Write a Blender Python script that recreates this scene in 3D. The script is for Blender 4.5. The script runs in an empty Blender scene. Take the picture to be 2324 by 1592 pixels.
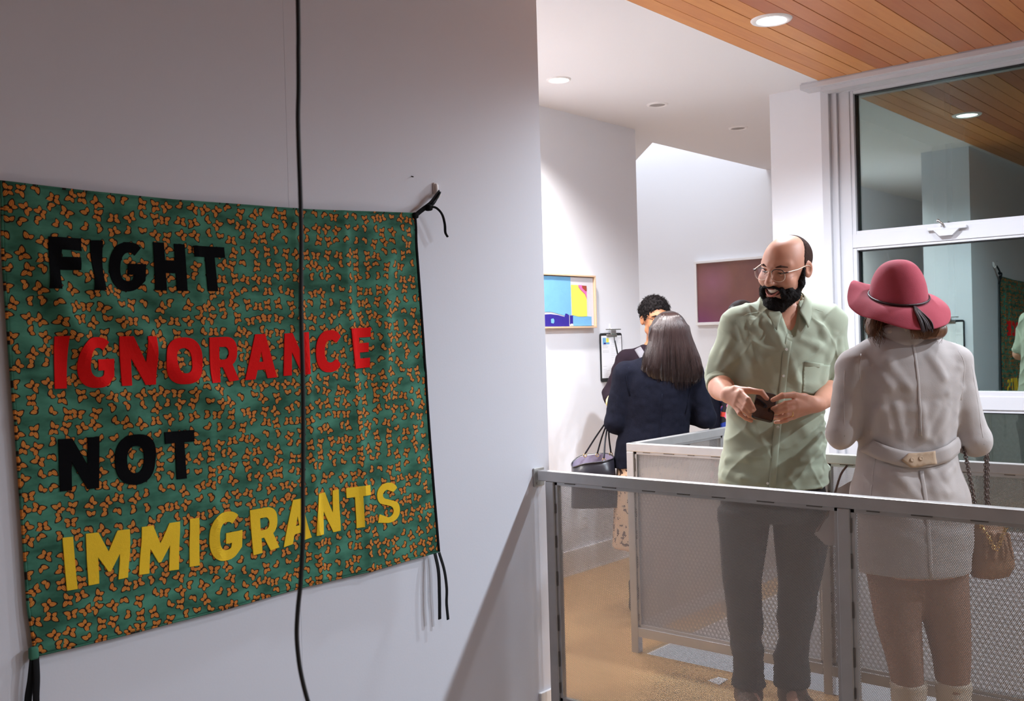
import bpy, bmesh, math, random
import numpy as np
from mathutils import Vector, Matrix
from mathutils.bvhtree import BVHTree

random.seed(7)
S = bpy.context.scene
COL = S.collection
PI = math.pi

# ------------------------------------------------------------------ camera, world, lights, exposure
cam = bpy.data.cameras.new('camera')
cam_o = bpy.data.objects.new('camera', cam)
COL.objects.link(cam_o)
S.camera = cam_o
cam.sensor_width = 36.0
cam.lens = 35.407
cam.clip_start = 0.05
_R = Matrix(((0.756173, 0.014883, 0.654203), (0.653785, 0.025146, -0.756262), (-0.027706, 0.999573, 0.009284)))
cam_o.matrix_world = Matrix.Translation((0, 0, 1.45)) @ _R.to_4x4()
cam.dof.use_dof = True
cam.dof.focus_distance = 3.9
cam.dof.aperture_fstop = 9.0

world = bpy.data.worlds.new('night')
S.world = world
world.use_nodes = True
world.node_tree.nodes['Background'].inputs[0].default_value = (0.25, 0.35, 0.5, 1)
world.node_tree.nodes['Background'].inputs[1].default_value = 0.012

S.view_settings.view_transform = 'Standard'
S.view_settings.look = 'None'
S.view_settings.gamma = 1.0
S.view_settings.use_curve_mapping = False
S.view_settings.exposure = 0.0
try:
    S.cycles.max_bounces = 10
    S.cycles.diffuse_bounces = 6
    S.cycles.transparent_max_bounces = 16
    S.cycles.sample_clamp_indirect = 6.0
    S.cycles.use_denoising = True
except Exception:
    pass

CEIL = 2.86          # ceiling height above the gallery floor
COOL = (0.80, 0.895, 1.0)
WARM = (1.0, 0.97, 0.97)


def spot(x, y, z, power, color, cone=118, blend=0.55, size=0.055):
    l = bpy.data.lights.new('downlight_lamp', 'SPOT')
    l.energy = power
    l.color = color
    l.spot_size = math.radians(cone)
    l.spot_blend = blend
    l.shadow_soft_size = size
    o = bpy.data.objects.new('downlight_lamp', l)
    COL.objects.link(o)
    o.location = (x, y, z)
    return o


def area(x, y, z, sx, sy, power, color, rot=(0, 0, 0)):
    l = bpy.data.lights.new('area_lamp', 'AREA')
    l.shape = 'RECTANGLE'
    l.size = sx
    l.size_y = sy
    l.energy = power
    l.color = color
    o = bpy.data.objects.new('area_lamp', l)
    COL.objects.link(o)
    o.location = (x, y, z)
    o.rotation_euler = rot
    return o


# row of downlights in the timber ceiling (one in view), gallery downlights, skylight well, added alcove fill, stair lamp
TIMBER_LAMPS = [(-2.047, 4.2, 245, 151), (-0.75, 4.2, 110, 170), (0.55, 4.2, 245, 172), (1.85, 4.2, 330, 172), (0.9, 1.5, 85, 150)]
for _x, _y, _w, _c in TIMBER_LAMPS:
    spot(_x, _y, CEIL - 0.025, _w, COOL, _c, 0.6)
GALLERY_LAMPS = [(-3.35, 4.32), (-3.35, 3.3), (-3.35, 2.2)]
for _x, _y in GALLERY_LAMPS:
    spot(_x, _y, CEIL - 0.02, 185, WARM, 133, 0.7)
area(-4.7, 7.0, 5.2, 1.3, 1.3, 85, (0.90, 0.95, 1.0))
spot(-5.3, 6.3, CEIL - 0.02, 140, (0.92, 0.96, 1.0), 140, 0.7)  # unseen fill spot, added to brighten the back wall of the alcove
spot(-5.4, 5.4, CEIL - 0.02, 90, WARM, 130, 0.7)
area(0.6, 2.25, -1.3, 0.5, 0.3, 7, (0.95, 0.97, 1.0), (PI, 0, 0))


# ------------------------------------------------------------------ materials
def pmat(name, col, rough=0.5, metal=0.0, bump=None, var=None, spec=0.5, sheen=0.0, sss=0.0, emit=None, objvar=0.0, stretch=None):
    m = bpy.data.materials.new(name)
    m.use_nodes = True
    nt = m.node_tree
    b = nt.nodes['Principled BSDF']
    b.inputs['Base Color'].default_value = (*col, 1)
    b.inputs['Roughness'].default_value = rough
    b.inputs['Metallic'].default_value = metal
    b.inputs['Specular IOR Level'].default_value = spec
    if sheen:
        b.inputs['Sheen Weight'].default_value = sheen
    if sss:
        b.inputs['Subsurface Weight'].default_value = sss
        b.inputs['Subsurface Radius'].default_value = (0.012, 0.005, 0.003)
        b.inputs['Subsurface Scale'].default_value = 1.0
    tc = nt.nodes.new('ShaderNodeTexCoord')
    vec = tc.outputs['Object']
    if stretch:
        mp = nt.nodes.new('ShaderNodeMapping')
        mp.inputs['Scale'].default_value = stretch
        nt.links.new(vec, mp.inputs[0])
        vec = mp.outputs[0]
    colout = None
    if var:
        n = nt.nodes.new('ShaderNodeTexNoise')
        n.inputs['Scale'].default_value = var[0]
        n.inputs['Detail'].default_value = 4
        nt.links.new(vec, n.inputs['Vector'])
        r = nt.nodes.new('ShaderNodeMix')
        r.data_type = 'RGBA'
        a = var[1]
        c2 = var[2] if len(var) > 2 else tuple(c * (1 - a) for c in col)
        r.inputs['A'].default_value = (*tuple(min(1, c * (1 + a)) for c in col), 1) if len(var) < 3 else (*col, 1)
        r.inputs['B'].default_value = (*c2, 1)
        nt.links.new(n.outputs['Fac'], r.inputs['Factor'])
        colout = r.outputs['Result']
    if objvar:
        oi = nt.nodes.new('ShaderNodeObjectInfo')
        hs = nt.nodes.new('ShaderNodeHueSaturation')
        mr = nt.nodes.new('ShaderNodeMapRange')
        mr.inputs['To Min'].default_value = 1 - objvar
        mr.inputs['To Max'].default_value = 1 + objvar
        nt.links.new(oi.outputs['Random'], mr.inputs['Value'])
        nt.links.new(mr.outputs[0], hs.inputs['Value'])
        mr2 = nt.nodes.new('ShaderNodeMapRange')
        mr2.inputs['To Min'].default_value = 0.5 - objvar * 0.05
        mr2.inputs['To Max'].default_value = 0.5 + objvar * 0.05
        nt.links.new(oi.outputs['Random'], mr2.inputs['Value'])
        nt.links.new(mr2.outputs[0], hs.inputs['Hue'])
        if colout is not None:
            nt.links.new(colout, hs.inputs['Color'])
        else:
            hs.inputs['Color'].default_value = (*col, 1)
        colout = hs.outputs[0]
    if colout is not None:
        nt.links.new(colout, b.inputs['Base Color'])
    if bump:
        n2 = nt.nodes.new('ShaderNodeTexNoise')
        n2.inputs['Scale'].default_value = bump[0]
        n2.inputs['Detail'].default_value = 3
        nt.links.new(vec, n2.inputs['Vector'])
        bp = nt.nodes.new('ShaderNodeBump')
        bp.inputs['Strength'].default_value = bump[1]
        bp.inputs['Distance'].default_value = bump[2] if len(bump) > 2 else 0.01
        nt.links.new(n2.outputs['Fac'], bp.inputs['Height'])
        nt.links.new(bp.outputs[0], b.inputs['Normal'])
    if emit:
        b.inputs['Emission Color'].default_value = (*emit[0], 1)
        b.inputs['Emission Strength'].default_value = emit[1]
    return m


class NG:
    """tiny helper to chain shader math"""
    def __init__(s, m):
        s.nt = m.node_tree

    def new(s, t, **kw):
        n = s.nt.nodes.new(t)
        for k, v in kw.items():
            setattr(n, k, v)
        return n

    def put(s, sock, v):
        if isinstance(v, (int, float)):
            sock.default_value = v
        elif isinstance(v, tuple):
            sock.default_value = v
        else:
            s.nt.links.new(v, sock)

    def m(s, op, a, b=0.0, c=None):
        n = s.new('ShaderNodeMath', operation=op)
        s.put(n.inputs[0], a)
        s.put(n.inputs[1], b)
        if c is not None:
            s.put(n.inputs[2], c)
        return n.outputs[0]

    def mix(s, f, a, b):
        n = s.new('ShaderNodeMix', data_type='RGBA')
        s.put(n.inputs['Factor'], f)
        s.put(n.inputs['A'], a)
        s.put(n.inputs['B'], b)
        return n.outputs['Result']


M_WALL = pmat('white_wall_paint', (0.79, 0.79, 0.825), 0.62, bump=(160, 0.06, 0.002))
M_CEIL = pmat('white_ceiling_paint', (0.76, 0.75, 0.77), 0.75, bump=(200, 0.05, 0.002))
M_TRIM = pmat('white_trim_paint', (0.82, 0.80, 0.80), 0.35)
M_FRAME = pmat('painted_window_metal', (0.56, 0.55, 0.575), 0.38, bump=(60, 0.03, 0.002))
M_STEEL = pmat('brushed_steel', (0.50, 0.485, 0.475), 0.42, metal=0.7, bump=(90, 0.10, 0.002), var=(14, 0.14))
M_WELD = pmat('dark_weld_steel', (0.17, 0.15, 0.135), 0.5, metal=0.6, var=(30, 0.5))
M_DARK = pmat('dark_gap', (0.03, 0.02, 0.015), 0.9)
M_BLACKPL = pmat('black_plastic', (0.012, 0.012, 0.014), 0.35)
M_CHROME = pmat('chrome_metal', (0.6, 0.6, 0.6), 0.2, metal=1.0)
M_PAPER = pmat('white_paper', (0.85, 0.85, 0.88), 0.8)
M_CABLE = pmat('black_rubber', (0.006, 0.006, 0.007), 0.55)
M_GOLD = pmat('gold_metal', (0.85, 0.58, 0.22), 0.25, metal=1.0)


def wood_mat(name, c1, c2, rough, stretch, objvar):
    m = pmat(name, c1, rough, objvar=objvar)
    nt = m.node_tree
    g = NG(m)
    tc = [n for n in nt.nodes if n.type == 'TEX_COORD'][0]
    mp = g.new('ShaderNodeMapping')
    mp.inputs['Scale'].default_value = stretch
    nt.links.new(tc.outputs['Object'], mp.inputs[0])
    oi = g.new('ShaderNodeObjectInfo')
    add = g.new('ShaderNodeVectorMath', operation='ADD')
    nt.links.new(mp.outputs[0], add.inputs[0])
    sc = g.new('ShaderNodeVectorMath', operation='SCALE')
    nt.links.new(oi.outputs['Location'], sc.inputs[0])
    sc.inputs['Scale'].default_value = 3.7
    nt.links.new(sc.outputs[0], add.inputs[1])
    n = g.new('ShaderNodeTexNoise')
    n.inputs['Scale'].default_value = 6
    n.inputs['Detail'].default_value = 6
    nt.links.new(add.outputs[0], n.inputs['Vector'])
    colr = g.mix(n.outputs['Fac'], (*c1, 1), (*c2, 1))
    hs = [x for x in nt.nodes if x.type == 'HUE_SAT']
    if hs:
        nt.links.new(colr, hs[0].inputs['Color'])
    else:
        nt.links.new(colr, nt.nodes['Principled BSDF'].inputs['Base Color'])
    return m


M_CEDAR = wood_mat('cedar_planks', (0.50, 0.165, 0.045), (0.62, 0.25, 0.075), 0.42, (9, 0.7, 9), 0.22)
M_OAK = wood_mat('oak_floor', (0.50, 0.29, 0.12), (0.62, 0.39, 0.18), 0.38, (1.2, 9, 1), 0.0)


# ------------------------------------------------------------------ object helpers
def link(o, parent=None):
    COL.objects.link(o)
    if parent is not None:
        o.parent = parent
    return o


def tag(o, label, cat=None, group=None):
    o['label'] = label
    if cat:
        o['category'] = cat
    if group:
        o['group'] = group
    return o


def struct(o):
    o['kind'] = 'structure'
    return o


def empty(name, loc=(0, 0, 0), rotz=0.0):
    o = bpy.data.objects.new(name, None)
    o.location = loc
    o.rotation_euler = (0, 0, rotz)
    o.empty_display_size = 0.1
    return link(o)


def mesh(name, verts, faces, mat, parent=None, smooth=False):
    me = bpy.data.meshes.new(name)
    me.from_pydata([tuple(v) for v in verts], [], [tuple(f) for f in faces])
    if smooth:
        me.polygons.foreach_set('use_smooth', [True] * len(me.polygons))
    me.update()
    if mat is not None:
        me.materials.append(mat)
    return link(bpy.data.objects.new(name, me), parent)


class MB:
    """collects boxes, tubes and prisms; build() links them as one mesh object"""
    def __init__(s):
        s.bm = bmesh.new()

    def box(s, x0, x1, y0, y1, z0, z1, bevel=0.0, rot=None, about=None):
        vs = [s.bm.verts.new(p) for p in ((x0, y0, z0), (x1, y0, z0), (x1, y1, z0), (x0, y1, z0), (x0, y0, z1), (x1, y0, z1), (x1, y1, z1), (x0, y1, z1))]
        fs = [s.bm.faces.new([vs[i] for i in f]) for f in ((3, 2, 1, 0), (4, 5, 6, 7), (0, 1, 5, 4), (1, 2, 6, 5), (2, 3, 7, 6), (3, 0, 4, 7))]
        if bevel:
            es = list({e for f in fs for e in f.edges})
            r = bmesh.ops.bevel(s.bm, geom=es, offset=bevel, segments=2, affect='EDGES', profile=0.5)
            vs = list({v for f in r['faces'] for v in f.verts} | {v for v in vs if v.is_valid})
        if rot is not None:
            c = Vector(about)
            for v in vs:
                if v.is_valid:
                    v.co = rot @ (v.co - c) + c
        return s

    def cyl(s, p0, p1, r0, r1=None, n=16, cap=True):
        r1 = r0 if r1 is None else r1
        p0, p1 = Vector(p0), Vector(p1)
        d = (p1 - p0).normalized()
        a = d.orthogonal().normalized()
        b = d.cross(a)
        rings = []
        for p, r in ((p0, r0), (p1, r1)):
            rings.append([s.bm.verts.new(p + a * (r * math.cos(2 * PI * i / n)) + b * (r * math.sin(2 * PI * i / n))) for i in range(n)])
        for i in range(n):
            s.bm.faces.new((rings[0][i], rings[0][(i + 1) % n], rings[1][(i + 1) % n], rings[1][i]))
        if cap:
            s.bm.faces.new(rings[0][::-1])
            s.bm.faces.new(rings[1])
        return s

    def prism(s, pts, d):
        """polygon pts (3d) extruded along vector d"""
        d = Vector(d)
        a = [s.bm.verts.new(p) for p in pts]
        b = [s.bm.verts.new(Vector(p) + d) for p in pts]
        n = len(a)
        s.bm.faces.new(a[::-1])
        s.bm.faces.new(b)
        for i in range(n):
            s.bm.faces.new((a[i], a[(i + 1) % n], b[(i + 1) % n], b[i]))
        return s

    def build(s, name, mat, parent=None, smooth=False):
        bmesh.ops.recalc_face_normals(s.bm, faces=s.bm.faces[:])
        me = bpy.data.meshes.new(name)
        s.bm.to_mesh(me)
        s.bm.free()
        if smooth:
            me.polygons.foreach_set('use_smooth', [True] * len(me.polygons))
        me.materials.append(mat)
        return link(bpy.data.objects.new(name, me), parent)


def smooth_path(pts, per=8):
    """Catmull-Rom through pts"""
    P = [Vector(p) for p in pts]
    if len(P) < 3:
        return P
    P = [P[0] * 2 - P[1]] + P + [P[-1] * 2 - P[-2]]
    out = []
    for i in range(1, len(P) - 2):
        for j in range(per):
            t = j / per
            a, b, c, d = P[i - 1], P[i], P[i + 1], P[i + 2]
            out.append(0.5 * ((2 * b) + (c - a) * t + (2 * a - 5 * b + 4 * c - d) * t * t + (3 * b - a - 3 * c + d) * t ** 3))
    out.append(P[-2])
    return out


def tube_geo(path, r, n=8, flat=1.0, side=None, closed=False):
    """verts and faces of a tube; r a number or list; flat squashes the section along one axis"""
    V, F = [], []
    L = len(path)
    prev = None
    for i, p in enumerate(path):
        p = Vector(p)
        if closed:
            t = (Vector(path[(i + 1) % L]) - Vector(path[i - 1])).normalized()
        else:
            t = (Vector(path[min(i + 1, L - 1)]) - Vector(path[max(i - 1, 0)])).normalized()
        if prev is None:
            a = Vector(side) if side is not None else t.orthogonal()
        else:
            a = prev
        a = (a - t * a.dot(t)).normalized()
        prev = a
        b = t.cross(a)
        rr = r[i] if isinstance(r, (list, tuple)) else r
        for k in range(n):
            th = 2 * PI * k / n
            V.append(p + a * (rr * math.cos(th)) + b * (rr * flat * math.sin(th)))
    m = L if closed else L - 1
    for i in range(m):
        for k in range(n):
            i2 = (i + 1) % L
            F.append((i * n + k, i * n + (k + 1) % n, i2 * n + (k + 1) % n, i2 * n + k))
    if not closed:
        F.append(tuple(range(n - 1, -1, -1)))
        F.append(tuple((L - 1) * n + k for k in range(n)))
    return V, F


def tube(name, path, r, mat, parent=None, n=8, flat=1.0, side=None, closed=False):
    V, F = tube_geo(path, r, n, flat, side, closed)
    return mesh(name, V, F, mat, parent, smooth=True)


def merge_geo(parts):
    V, F = [], []
    for v, f in parts:
        o = len(V)
        V += list(v)
        F += [tuple(i + o for i in q) for q in f]
    return V, F


def dup(o, parent=None):
    c = o.copy()
    return link(c, parent)
# ------------------------------------------------------------------ the room
XL = -2.40            # face of the near left wall
YW = 5.52             # face of the window wall
XR, YF = 3.5, -1.6    # right wall, wall behind the camera
ZB = -1.6             # lower floor of the stair wells


def wall(name, boxes, mat=None):
    b = MB()
    for q in boxes:
        b.box(*q)
    return struct(b.build(name, mat or M_WALL))


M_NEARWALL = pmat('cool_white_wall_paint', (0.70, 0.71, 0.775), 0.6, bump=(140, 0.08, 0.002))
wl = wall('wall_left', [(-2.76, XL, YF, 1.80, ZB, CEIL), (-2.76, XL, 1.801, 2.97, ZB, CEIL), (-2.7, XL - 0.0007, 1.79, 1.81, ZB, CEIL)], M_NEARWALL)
wall('wall_far_left', [(-3.95, -3.81, YF, 5.74, 0, CEIL), (-6.62, -6.5, 5.4, 8.2, 0, 5.5), (-6.5, -3.95, 5.6, 5.74, 0, CEIL)])
wall('wall_back', [(-6.62, -2.5, 8.0, 8.14, 0, 5.5)])
WX0, WX1, WZ0, WZ1 = -2.40, 0.30, 0.30, 2.835     # window opening
wall('wall_window', [(-2.715, WX0, YW, YW + 0.30, ZB, CEIL), (WX1, XR, YW, YW + 0.22, ZB, CEIL), (WX0, WX1, YW, YW + 0.22, ZB, WZ0),
                     (WX0, WX1, YW, YW + 0.22, WZ1, CEIL), (-2.715, -2.6, YW + 0.30, 8.0, 0, CEIL)])
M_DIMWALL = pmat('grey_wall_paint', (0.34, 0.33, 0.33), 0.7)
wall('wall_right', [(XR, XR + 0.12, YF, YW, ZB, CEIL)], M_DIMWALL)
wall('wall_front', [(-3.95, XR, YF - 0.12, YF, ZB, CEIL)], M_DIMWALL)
b = MB()
b.box(-6.5, XR, 2.87, 3.86, -0.28, 0)
b.box(-6.5, -2.60, 3.86, 8.0, -0.28, 0)
b.box(-6.5, -2.76, YF, 2.87, -0.28, 0)
b.box(XL, XR, YF, 0.45, -0.28, 0)
struct(b.build('floor', M_OAK))
b = MB()
b.box(XL, XR, YF, YW, ZB - 0.1, ZB)
struct(b.build('floor_lower', pmat('pale_lower_floor', (0.50, 0.47, 0.43), 0.5)))
wall('wall_stair', [(-2.74, -2.60, 3.86, YW, ZB, -0.28), (XL, XR, 2.9, 3.0, ZB, -0.28)])

b = MB()
b.box(-2.600, -2.588, 3.875, YW - 0.002, -0.30, -0.014)
b.box(-2.600, XR, 3.86, 3.872, -0.30, -0.014)
struct(b.build('trim_3', M_TRIM))

# white ceiling with the skylight opening, cut at a slant; slab with thickness
b = MB()
b.box(-6.5, -2.362, YF, 5.74, CEIL, CEIL + 0.12)
b.box(-3.98, -2.362, 5.74, 8.0, CEIL, CEIL + 0.12)
b.prism([(-6.5, 5.74, CEIL), (-3.98, 5.74, CEIL), (-3.98, 6.22, CEIL), (-5.67, 8.0, CEIL), (-6.5, 8.0, CEIL)], (0, 0, 0.12))
struct(b.build('ceiling', M_CEIL))
wall('wall_skylight', [(-3.98, -3.88, 6.1, 8.0, CEIL + 0.12, 5.5)])
b = MB()
b.box(-6.62, -3.88, 5.4, 8.14, 5.5, 5.6)
struct(b.build('ceiling_skylight', M_CEIL))

# timber ceiling: backing + one object per plank
b = MB()
b.box(-2.362, XR, YF, YW, CEIL + 0.006, CEIL + 0.13)
tb = struct(b.build('ceiling_timber', M_DARK))
tb['label'] = 'orange cedar plank ceiling over the landing'
pw = 0.0835
b = MB()
b.box(0.0, pw - 0.0028, YF, 5.40, -0.004, 0.008, bevel=0.0012)
pl = b.build('plank', M_CEDAR, tb)
pl.location = (-2.360, 0, CEIL)
for i in range(1, 68):
    c = dup(pl, tb)
    c.location = (-2.360 + i * pw, 0, CEIL - 0.0006 * ((i * 7) % 3))
b = MB()
b.box(-2.366, -2.3605, YF, 5.41, CEIL - 0.004, CEIL + 0.01)
struct(b.build('trim_1', M_TRIM))

# baseboards
b = MB()
b.box(-3.81, -3.796, 2.0, 5.74, 0, 0.15, bevel=0.002)
b.box(-3.81, -3.792, 2.0, 5.74, 0, 0.012)
struct(b.build('baseboard_left', M_TRIM))
b = MB()
b.box(XL, XL + 0.012, 2.872, 2.982, -0.02, 0.135, bevel=0.002)
b.box(-2.76, XL + 0.012, 2.97, 2.982, 0, 0.135, bevel=0.002)
b.box(XL, XL + 0.018, 2.866, 2.985, -0.30, -0.02)
struct(b.build('baseboard_near', M_TRIM))

# ------------------------------------------------------------------ window
M_GLASS = bpy.data.materials.new('dark_window_glass')
M_GLASS.use_nodes = True
g = NG(M_GLASS)
nt = M_GLASS.node_tree
nt.nodes.remove(nt.nodes['Principled BSDF'])
tr = g.new('ShaderNodeBsdfTransparent')
tr.inputs[0].default_value = (0.72, 0.80, 0.77, 1)
gl = g.new('ShaderNodeBsdfGlossy')
gl.inputs['Color'].default_value = (0.80, 0.95, 0.90, 1)
gl.inputs['Roughness'].default_value = 0.012
lw = g.new('ShaderNodeFresnel')
lw.inputs['IOR'].default_value = 1.6
fac = g.m('ADD', g.m('MULTIPLY', lw.outputs[0], 1.2), 0.19)
ms = g.new('ShaderNodeMixShader')
nt.links.new(fac, ms.inputs[0])
nt.links.new(tr.outputs[0], ms.inputs[1])
nt.links.new(gl.outputs[0], ms.inputs[2])
nt.links.new(ms.outputs[0], nt.nodes['Material Output'].inputs['Surface'])

win = struct(empty('window_1', (-1.05, YW + 0.05, WZ0)))
win['label'] = 'tall white metal window with dark night panes'


def win_part(name, boxes, mat=M_FRAME, bevel=0.002):
    b = MB()
    for q in boxes:
        x0, x1, y0, y1, z0, z1 = q
        b.box(x0 - win.location.x, x1 - win.location.x, y0 - win.location.y, y1 - win.location.y, z0 - win.location.z, z1 - win.location.z, bevel=bevel)
    return b.build(name, mat, win)


yf = 5.55
# outer frame: stepped jamb, head, transoms
win_part('jamb', [(-2.398, -2.352, YW - 0.012, YW + 0.2, WZ0, WZ1), (-2.352, -2.315, yf - 0.018, YW + 0.2, WZ0, WZ1), (-2.315, -2.248, yf, YW + 0.2, WZ0, WZ1), (0.2, 0.298, yf, YW + 0.2, WZ0, WZ1)])
win_part('head_frame', [(-2.35, 0.25, yf - 0.02, YW + 0.2, 2.80, WZ1)])
win_part('transom', [(-2.248, 0.2, yf, YW + 0.2, 1.920, 1.996), (-2.248, 0.2, yf, YW + 0.2, 1.025, 1.095), (-2.248, 0.2, yf, YW + 0.2, 0.30, 0.36)])


def sash(z0, z1, wl_=0.028, wb=0.025, wt=0.022):
    xa, xb = -2.255, 0.18
    y0, y1 = yf + 0.006, yf + 0.07
    win_part('sash', [(xa, xa + wl_, y0, y1, z0, z1), (xb - wl_, xb, y0, y1, z0, z1), (xa + wl_, xb - wl_, y0, y1, z0, z0 + wb), (xa + wl_, xb - wl_, y0, y1, z1 - wt, z1)])
    win_part('pane', [(xa + wl_ - 0.004, xb - wl_ + 0.004, yf + 0.050, yf + 0.054, z0 + wb - 0.004, z1 - wt + 0.004)], M_GLASS, 0.0)
    win_part('gasket', [(xa + wl_, xa + wl_ + 0.006, yf + 0.030, yf + 0.050, z0 + wb, z1 - wt), (xa + wl_, xb - wl_, yf + 0.030, yf + 0.050, z1 - wt - 0.006, z1 - wt)], M_BLACKPL, 0.0)


sash(1.988, 2.806, wb=0.026)
sash(1.090, 1.928, wb=0.031)
sash(0.362, 1.031, wb=0.031)
# crank operator on the middle rail of the upper sash
cx0, cz0 = -1.832, 1.982
op = MB()
lx, ly, lz = win.location
op.box(cx0 - lx, cx0 + 0.2 - lx, yf - 0.022 - ly, yf + 0.004 - ly, cz0 - 0.006 - lz, cz0 + 0.010 - lz, bevel=0.003)
op.prism([(cx0 + 0.035 - lx, yf - 0.03 - ly, cz0 - 0.006 - lz), (cx0 + 0.165 - lx, yf - 0.03 - ly, cz0 - 0.006 - lz), (cx0 + 0.13 - lx, yf - 0.03 - ly, cz0 - 0.038 - lz), (cx0 + 0.065 - lx, yf - 0.03 - ly, cz0 - 0.038 - lz)], (0, 0.03, 0))
wo = op.build('crank_operator', M_FRAME, win)
hp = smooth_path([(cx0 + 0.09 - lx, yf - 0.024 - ly, cz0 + 0.008 - lz), (cx0 + 0.08 - lx, yf - 0.035 - ly, cz0 + 0.028 - lz), (cx0 + 0.058 - lx, yf - 0.04 - ly, cz0 + 0.045 - lz)], 6)
wh = tube('crank_handle', hp, [0.006] * 8 + [0.005, 0.006, 0.008, 0.009, 0.008], M_CHROME, win, 10)

# slim metal track above the window, its end proud of the wall
b = MB()
b.box(-2.470, XR, 5.40, YW, 2.822, 2.852, bevel=0.003)
b.box(-2.462, XR, 5.404, YW, 2.852, 2.866)
b.box(-2.36, XR, 5.44, YW, 2.80, 2.822)
struct(b.build('trim_2', M_FRAME))

# ------------------------------------------------------------------ recessed ceiling lights
M_LAMP = pmat('lit_lamp_lens', (0.9, 0.9, 0.9), 0.4, emit=((0.93, 0.96, 1.0), 14.0))
M_LAMPW = pmat('lit_gallery_lamp_lens', (0.9, 0.9, 0.9), 0.4, emit=((1.0, 0.97, 0.93), 10.0))
M_LAMPOFF = pmat('unlit_lamp_lens', (0.30, 0.27, 0.26), 0.5)


def can_light(x, y, rin, rout, lens, label, group=None):
    t = empty('recessed_light', (x, y, CEIL - (0.0045 if x > -2.3 else 0.0)))
    tag(t, label, 'ceiling light', group)
    n = 40
    V, F = [], []
    prof = [(rin, -0.001), (rin + 0.004, -0.007), ((rin + rout) / 2, -0.009), (rout - 0.004, -0.006), (rout, 0.0)]
    for r, z in prof:
        for k in range(n):
            V.append((r * math.cos(2 * PI * k / n), r * math.sin(2 * PI * k / n), z))
    for i in range(len(prof) - 1):
        for k in range(n):
            F.append((i * n + k, i * n + (k + 1) % n, (i + 1) * n + (k + 1) % n, (i + 1) * n + k))
    mesh('trim_ring', V, F, M_TRIM, t, True)
    V = [(0, 0, -0.0045)] + [((rin + 0.001) * math.cos(2 * PI * k / n), (rin + 0.001) * math.sin(2 * PI * k / n), -0.003) for k in range(n)]
    F = [(0, 1 + (k + 1) % n, 1 + k) for k in range(n)]
    mesh('lens', V, F, lens, t, True)
    return t


can_light(-2.047, 4.2, 0.062, 0.092, M_LAMP, 'bright round recessed light set in the cedar plank ceiling')
for x, y, w_ in ((-0.75, 4.2, 'second light of the cedar ceiling row, next after the one by the wall'), (0.55, 4.2, 'third light of the cedar ceiling row along the railings'), (1.85, 4.2, 'fourth light of the cedar ceiling row along the railings'), (0.9, 1.5, 'recessed light in the cedar ceiling on the camera side of the near railing')):
    can_light(x, y, 0.062, 0.092, M_LAMP, w_, 'cedar ceiling lights')
can_light(-3.352, 4.324, 0.050, 0.067, M_LAMPW, 'lit recessed light in the white ceiling beside the near wall')
can_light(-3.303, 5.228, 0.045, 0.066, M_LAMPOFF, 'unlit grey recessed light in the white ceiling, the larger one nearer the lit light')
can_light(-3.298, 6.228, 0.045, 0.066, M_LAMPOFF, 'unlit grey recessed light in the white ceiling, the one close to the white pillar')

# ------------------------------------------------------------------ railings
M_MESH = bpy.data.materials.new('perforated_steel')
M_MESH.use_nodes = True
g = NG(M_MESH)
nt = M_MESH.node_tree
pb = nt.nodes['Principled BSDF']
pb.inputs['Base Color'].default_value = (0.42, 0.39, 0.37, 1)
pb.inputs['Metallic'].default_value = 0.55
pb.inputs['Roughness'].default_value = 0.5
uvn = g.new('ShaderNodeUVMap')
sp = g.new('ShaderNodeSeparateXYZ')
nt.links.new(uvn.outputs[0], sp.inputs[0])
PITCH = 0.0048


def hexhole(u, v, ou, ov):
    a = g.m('SUBTRACT', g.m('FRACT', g.m('ADD', g.m('DIVIDE', u, PITCH), ou)), 0.5)
    bb = g.m('MULTIPLY', g.m('SUBTRACT', g.m('FRACT', g.m('ADD', g.m('DIVIDE', v, PITCH * 1.7320508), ov)), 0.5), 1.7320508)
    return g.m('ADD', g.m('MULTIPLY', a, a), g.m('MULTIPLY', bb, bb))


dd = g.m('MINIMUM', hexhole(sp.outputs[0], sp.outputs[1], 0.0, 0.0), hexhole(sp.outputs[0], sp.outputs[1], 0.5, 0.5))
solid = g.m('GREATER_THAN', dd, 0.350 ** 2)
trn = g.new('ShaderNodeBsdfTransparent')
mx = g.new('ShaderNodeMixShader')
nt.links.new(solid, mx.inputs[0])
nt.links.new(trn.outputs[0], mx.inputs[1])
nt.links.new(pb.outputs[0], mx.inputs[2])
nt.links.new(mx.outputs[0], nt.nodes['Material Output'].inputs['Surface'])


def mesh_panel(parent, p0, p1, z0, z1):
    """perforated sheet between two floor points"""
    p0, p1 = Vector((*p0, 0)), Vector((*p1, 0))
    L = (p1 - p0).length
    d = (p1 - p0).normalized()
    nv = Vector((-d.y, d.x, 0)) * 0.0012          # front and back skin of the 1.2 mm sheet
    V = [(p0.x, p0.y, z0), (p1.x, p1.y, z0), (p1.x, p1.y, z1), (p0.x, p0.y, z1)]
    V += [tuple(Vector(v) + nv) for v in V]
    o = mesh('mesh_panel', V, [(0, 1, 2, 3), (4, 5, 6, 7)], M_MESH, parent)
    uv = o.data.uv_layers.new(name='UVMap')
    for i, c in enumerate(((0, 0), (L, 0), (L, z1 - z0), (0, z1 - z0)) * 2):
        uv.data[i].uv = c
    return o


RT = 0.966          # top of the railings
TW = 0.038          # tube width


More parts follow.
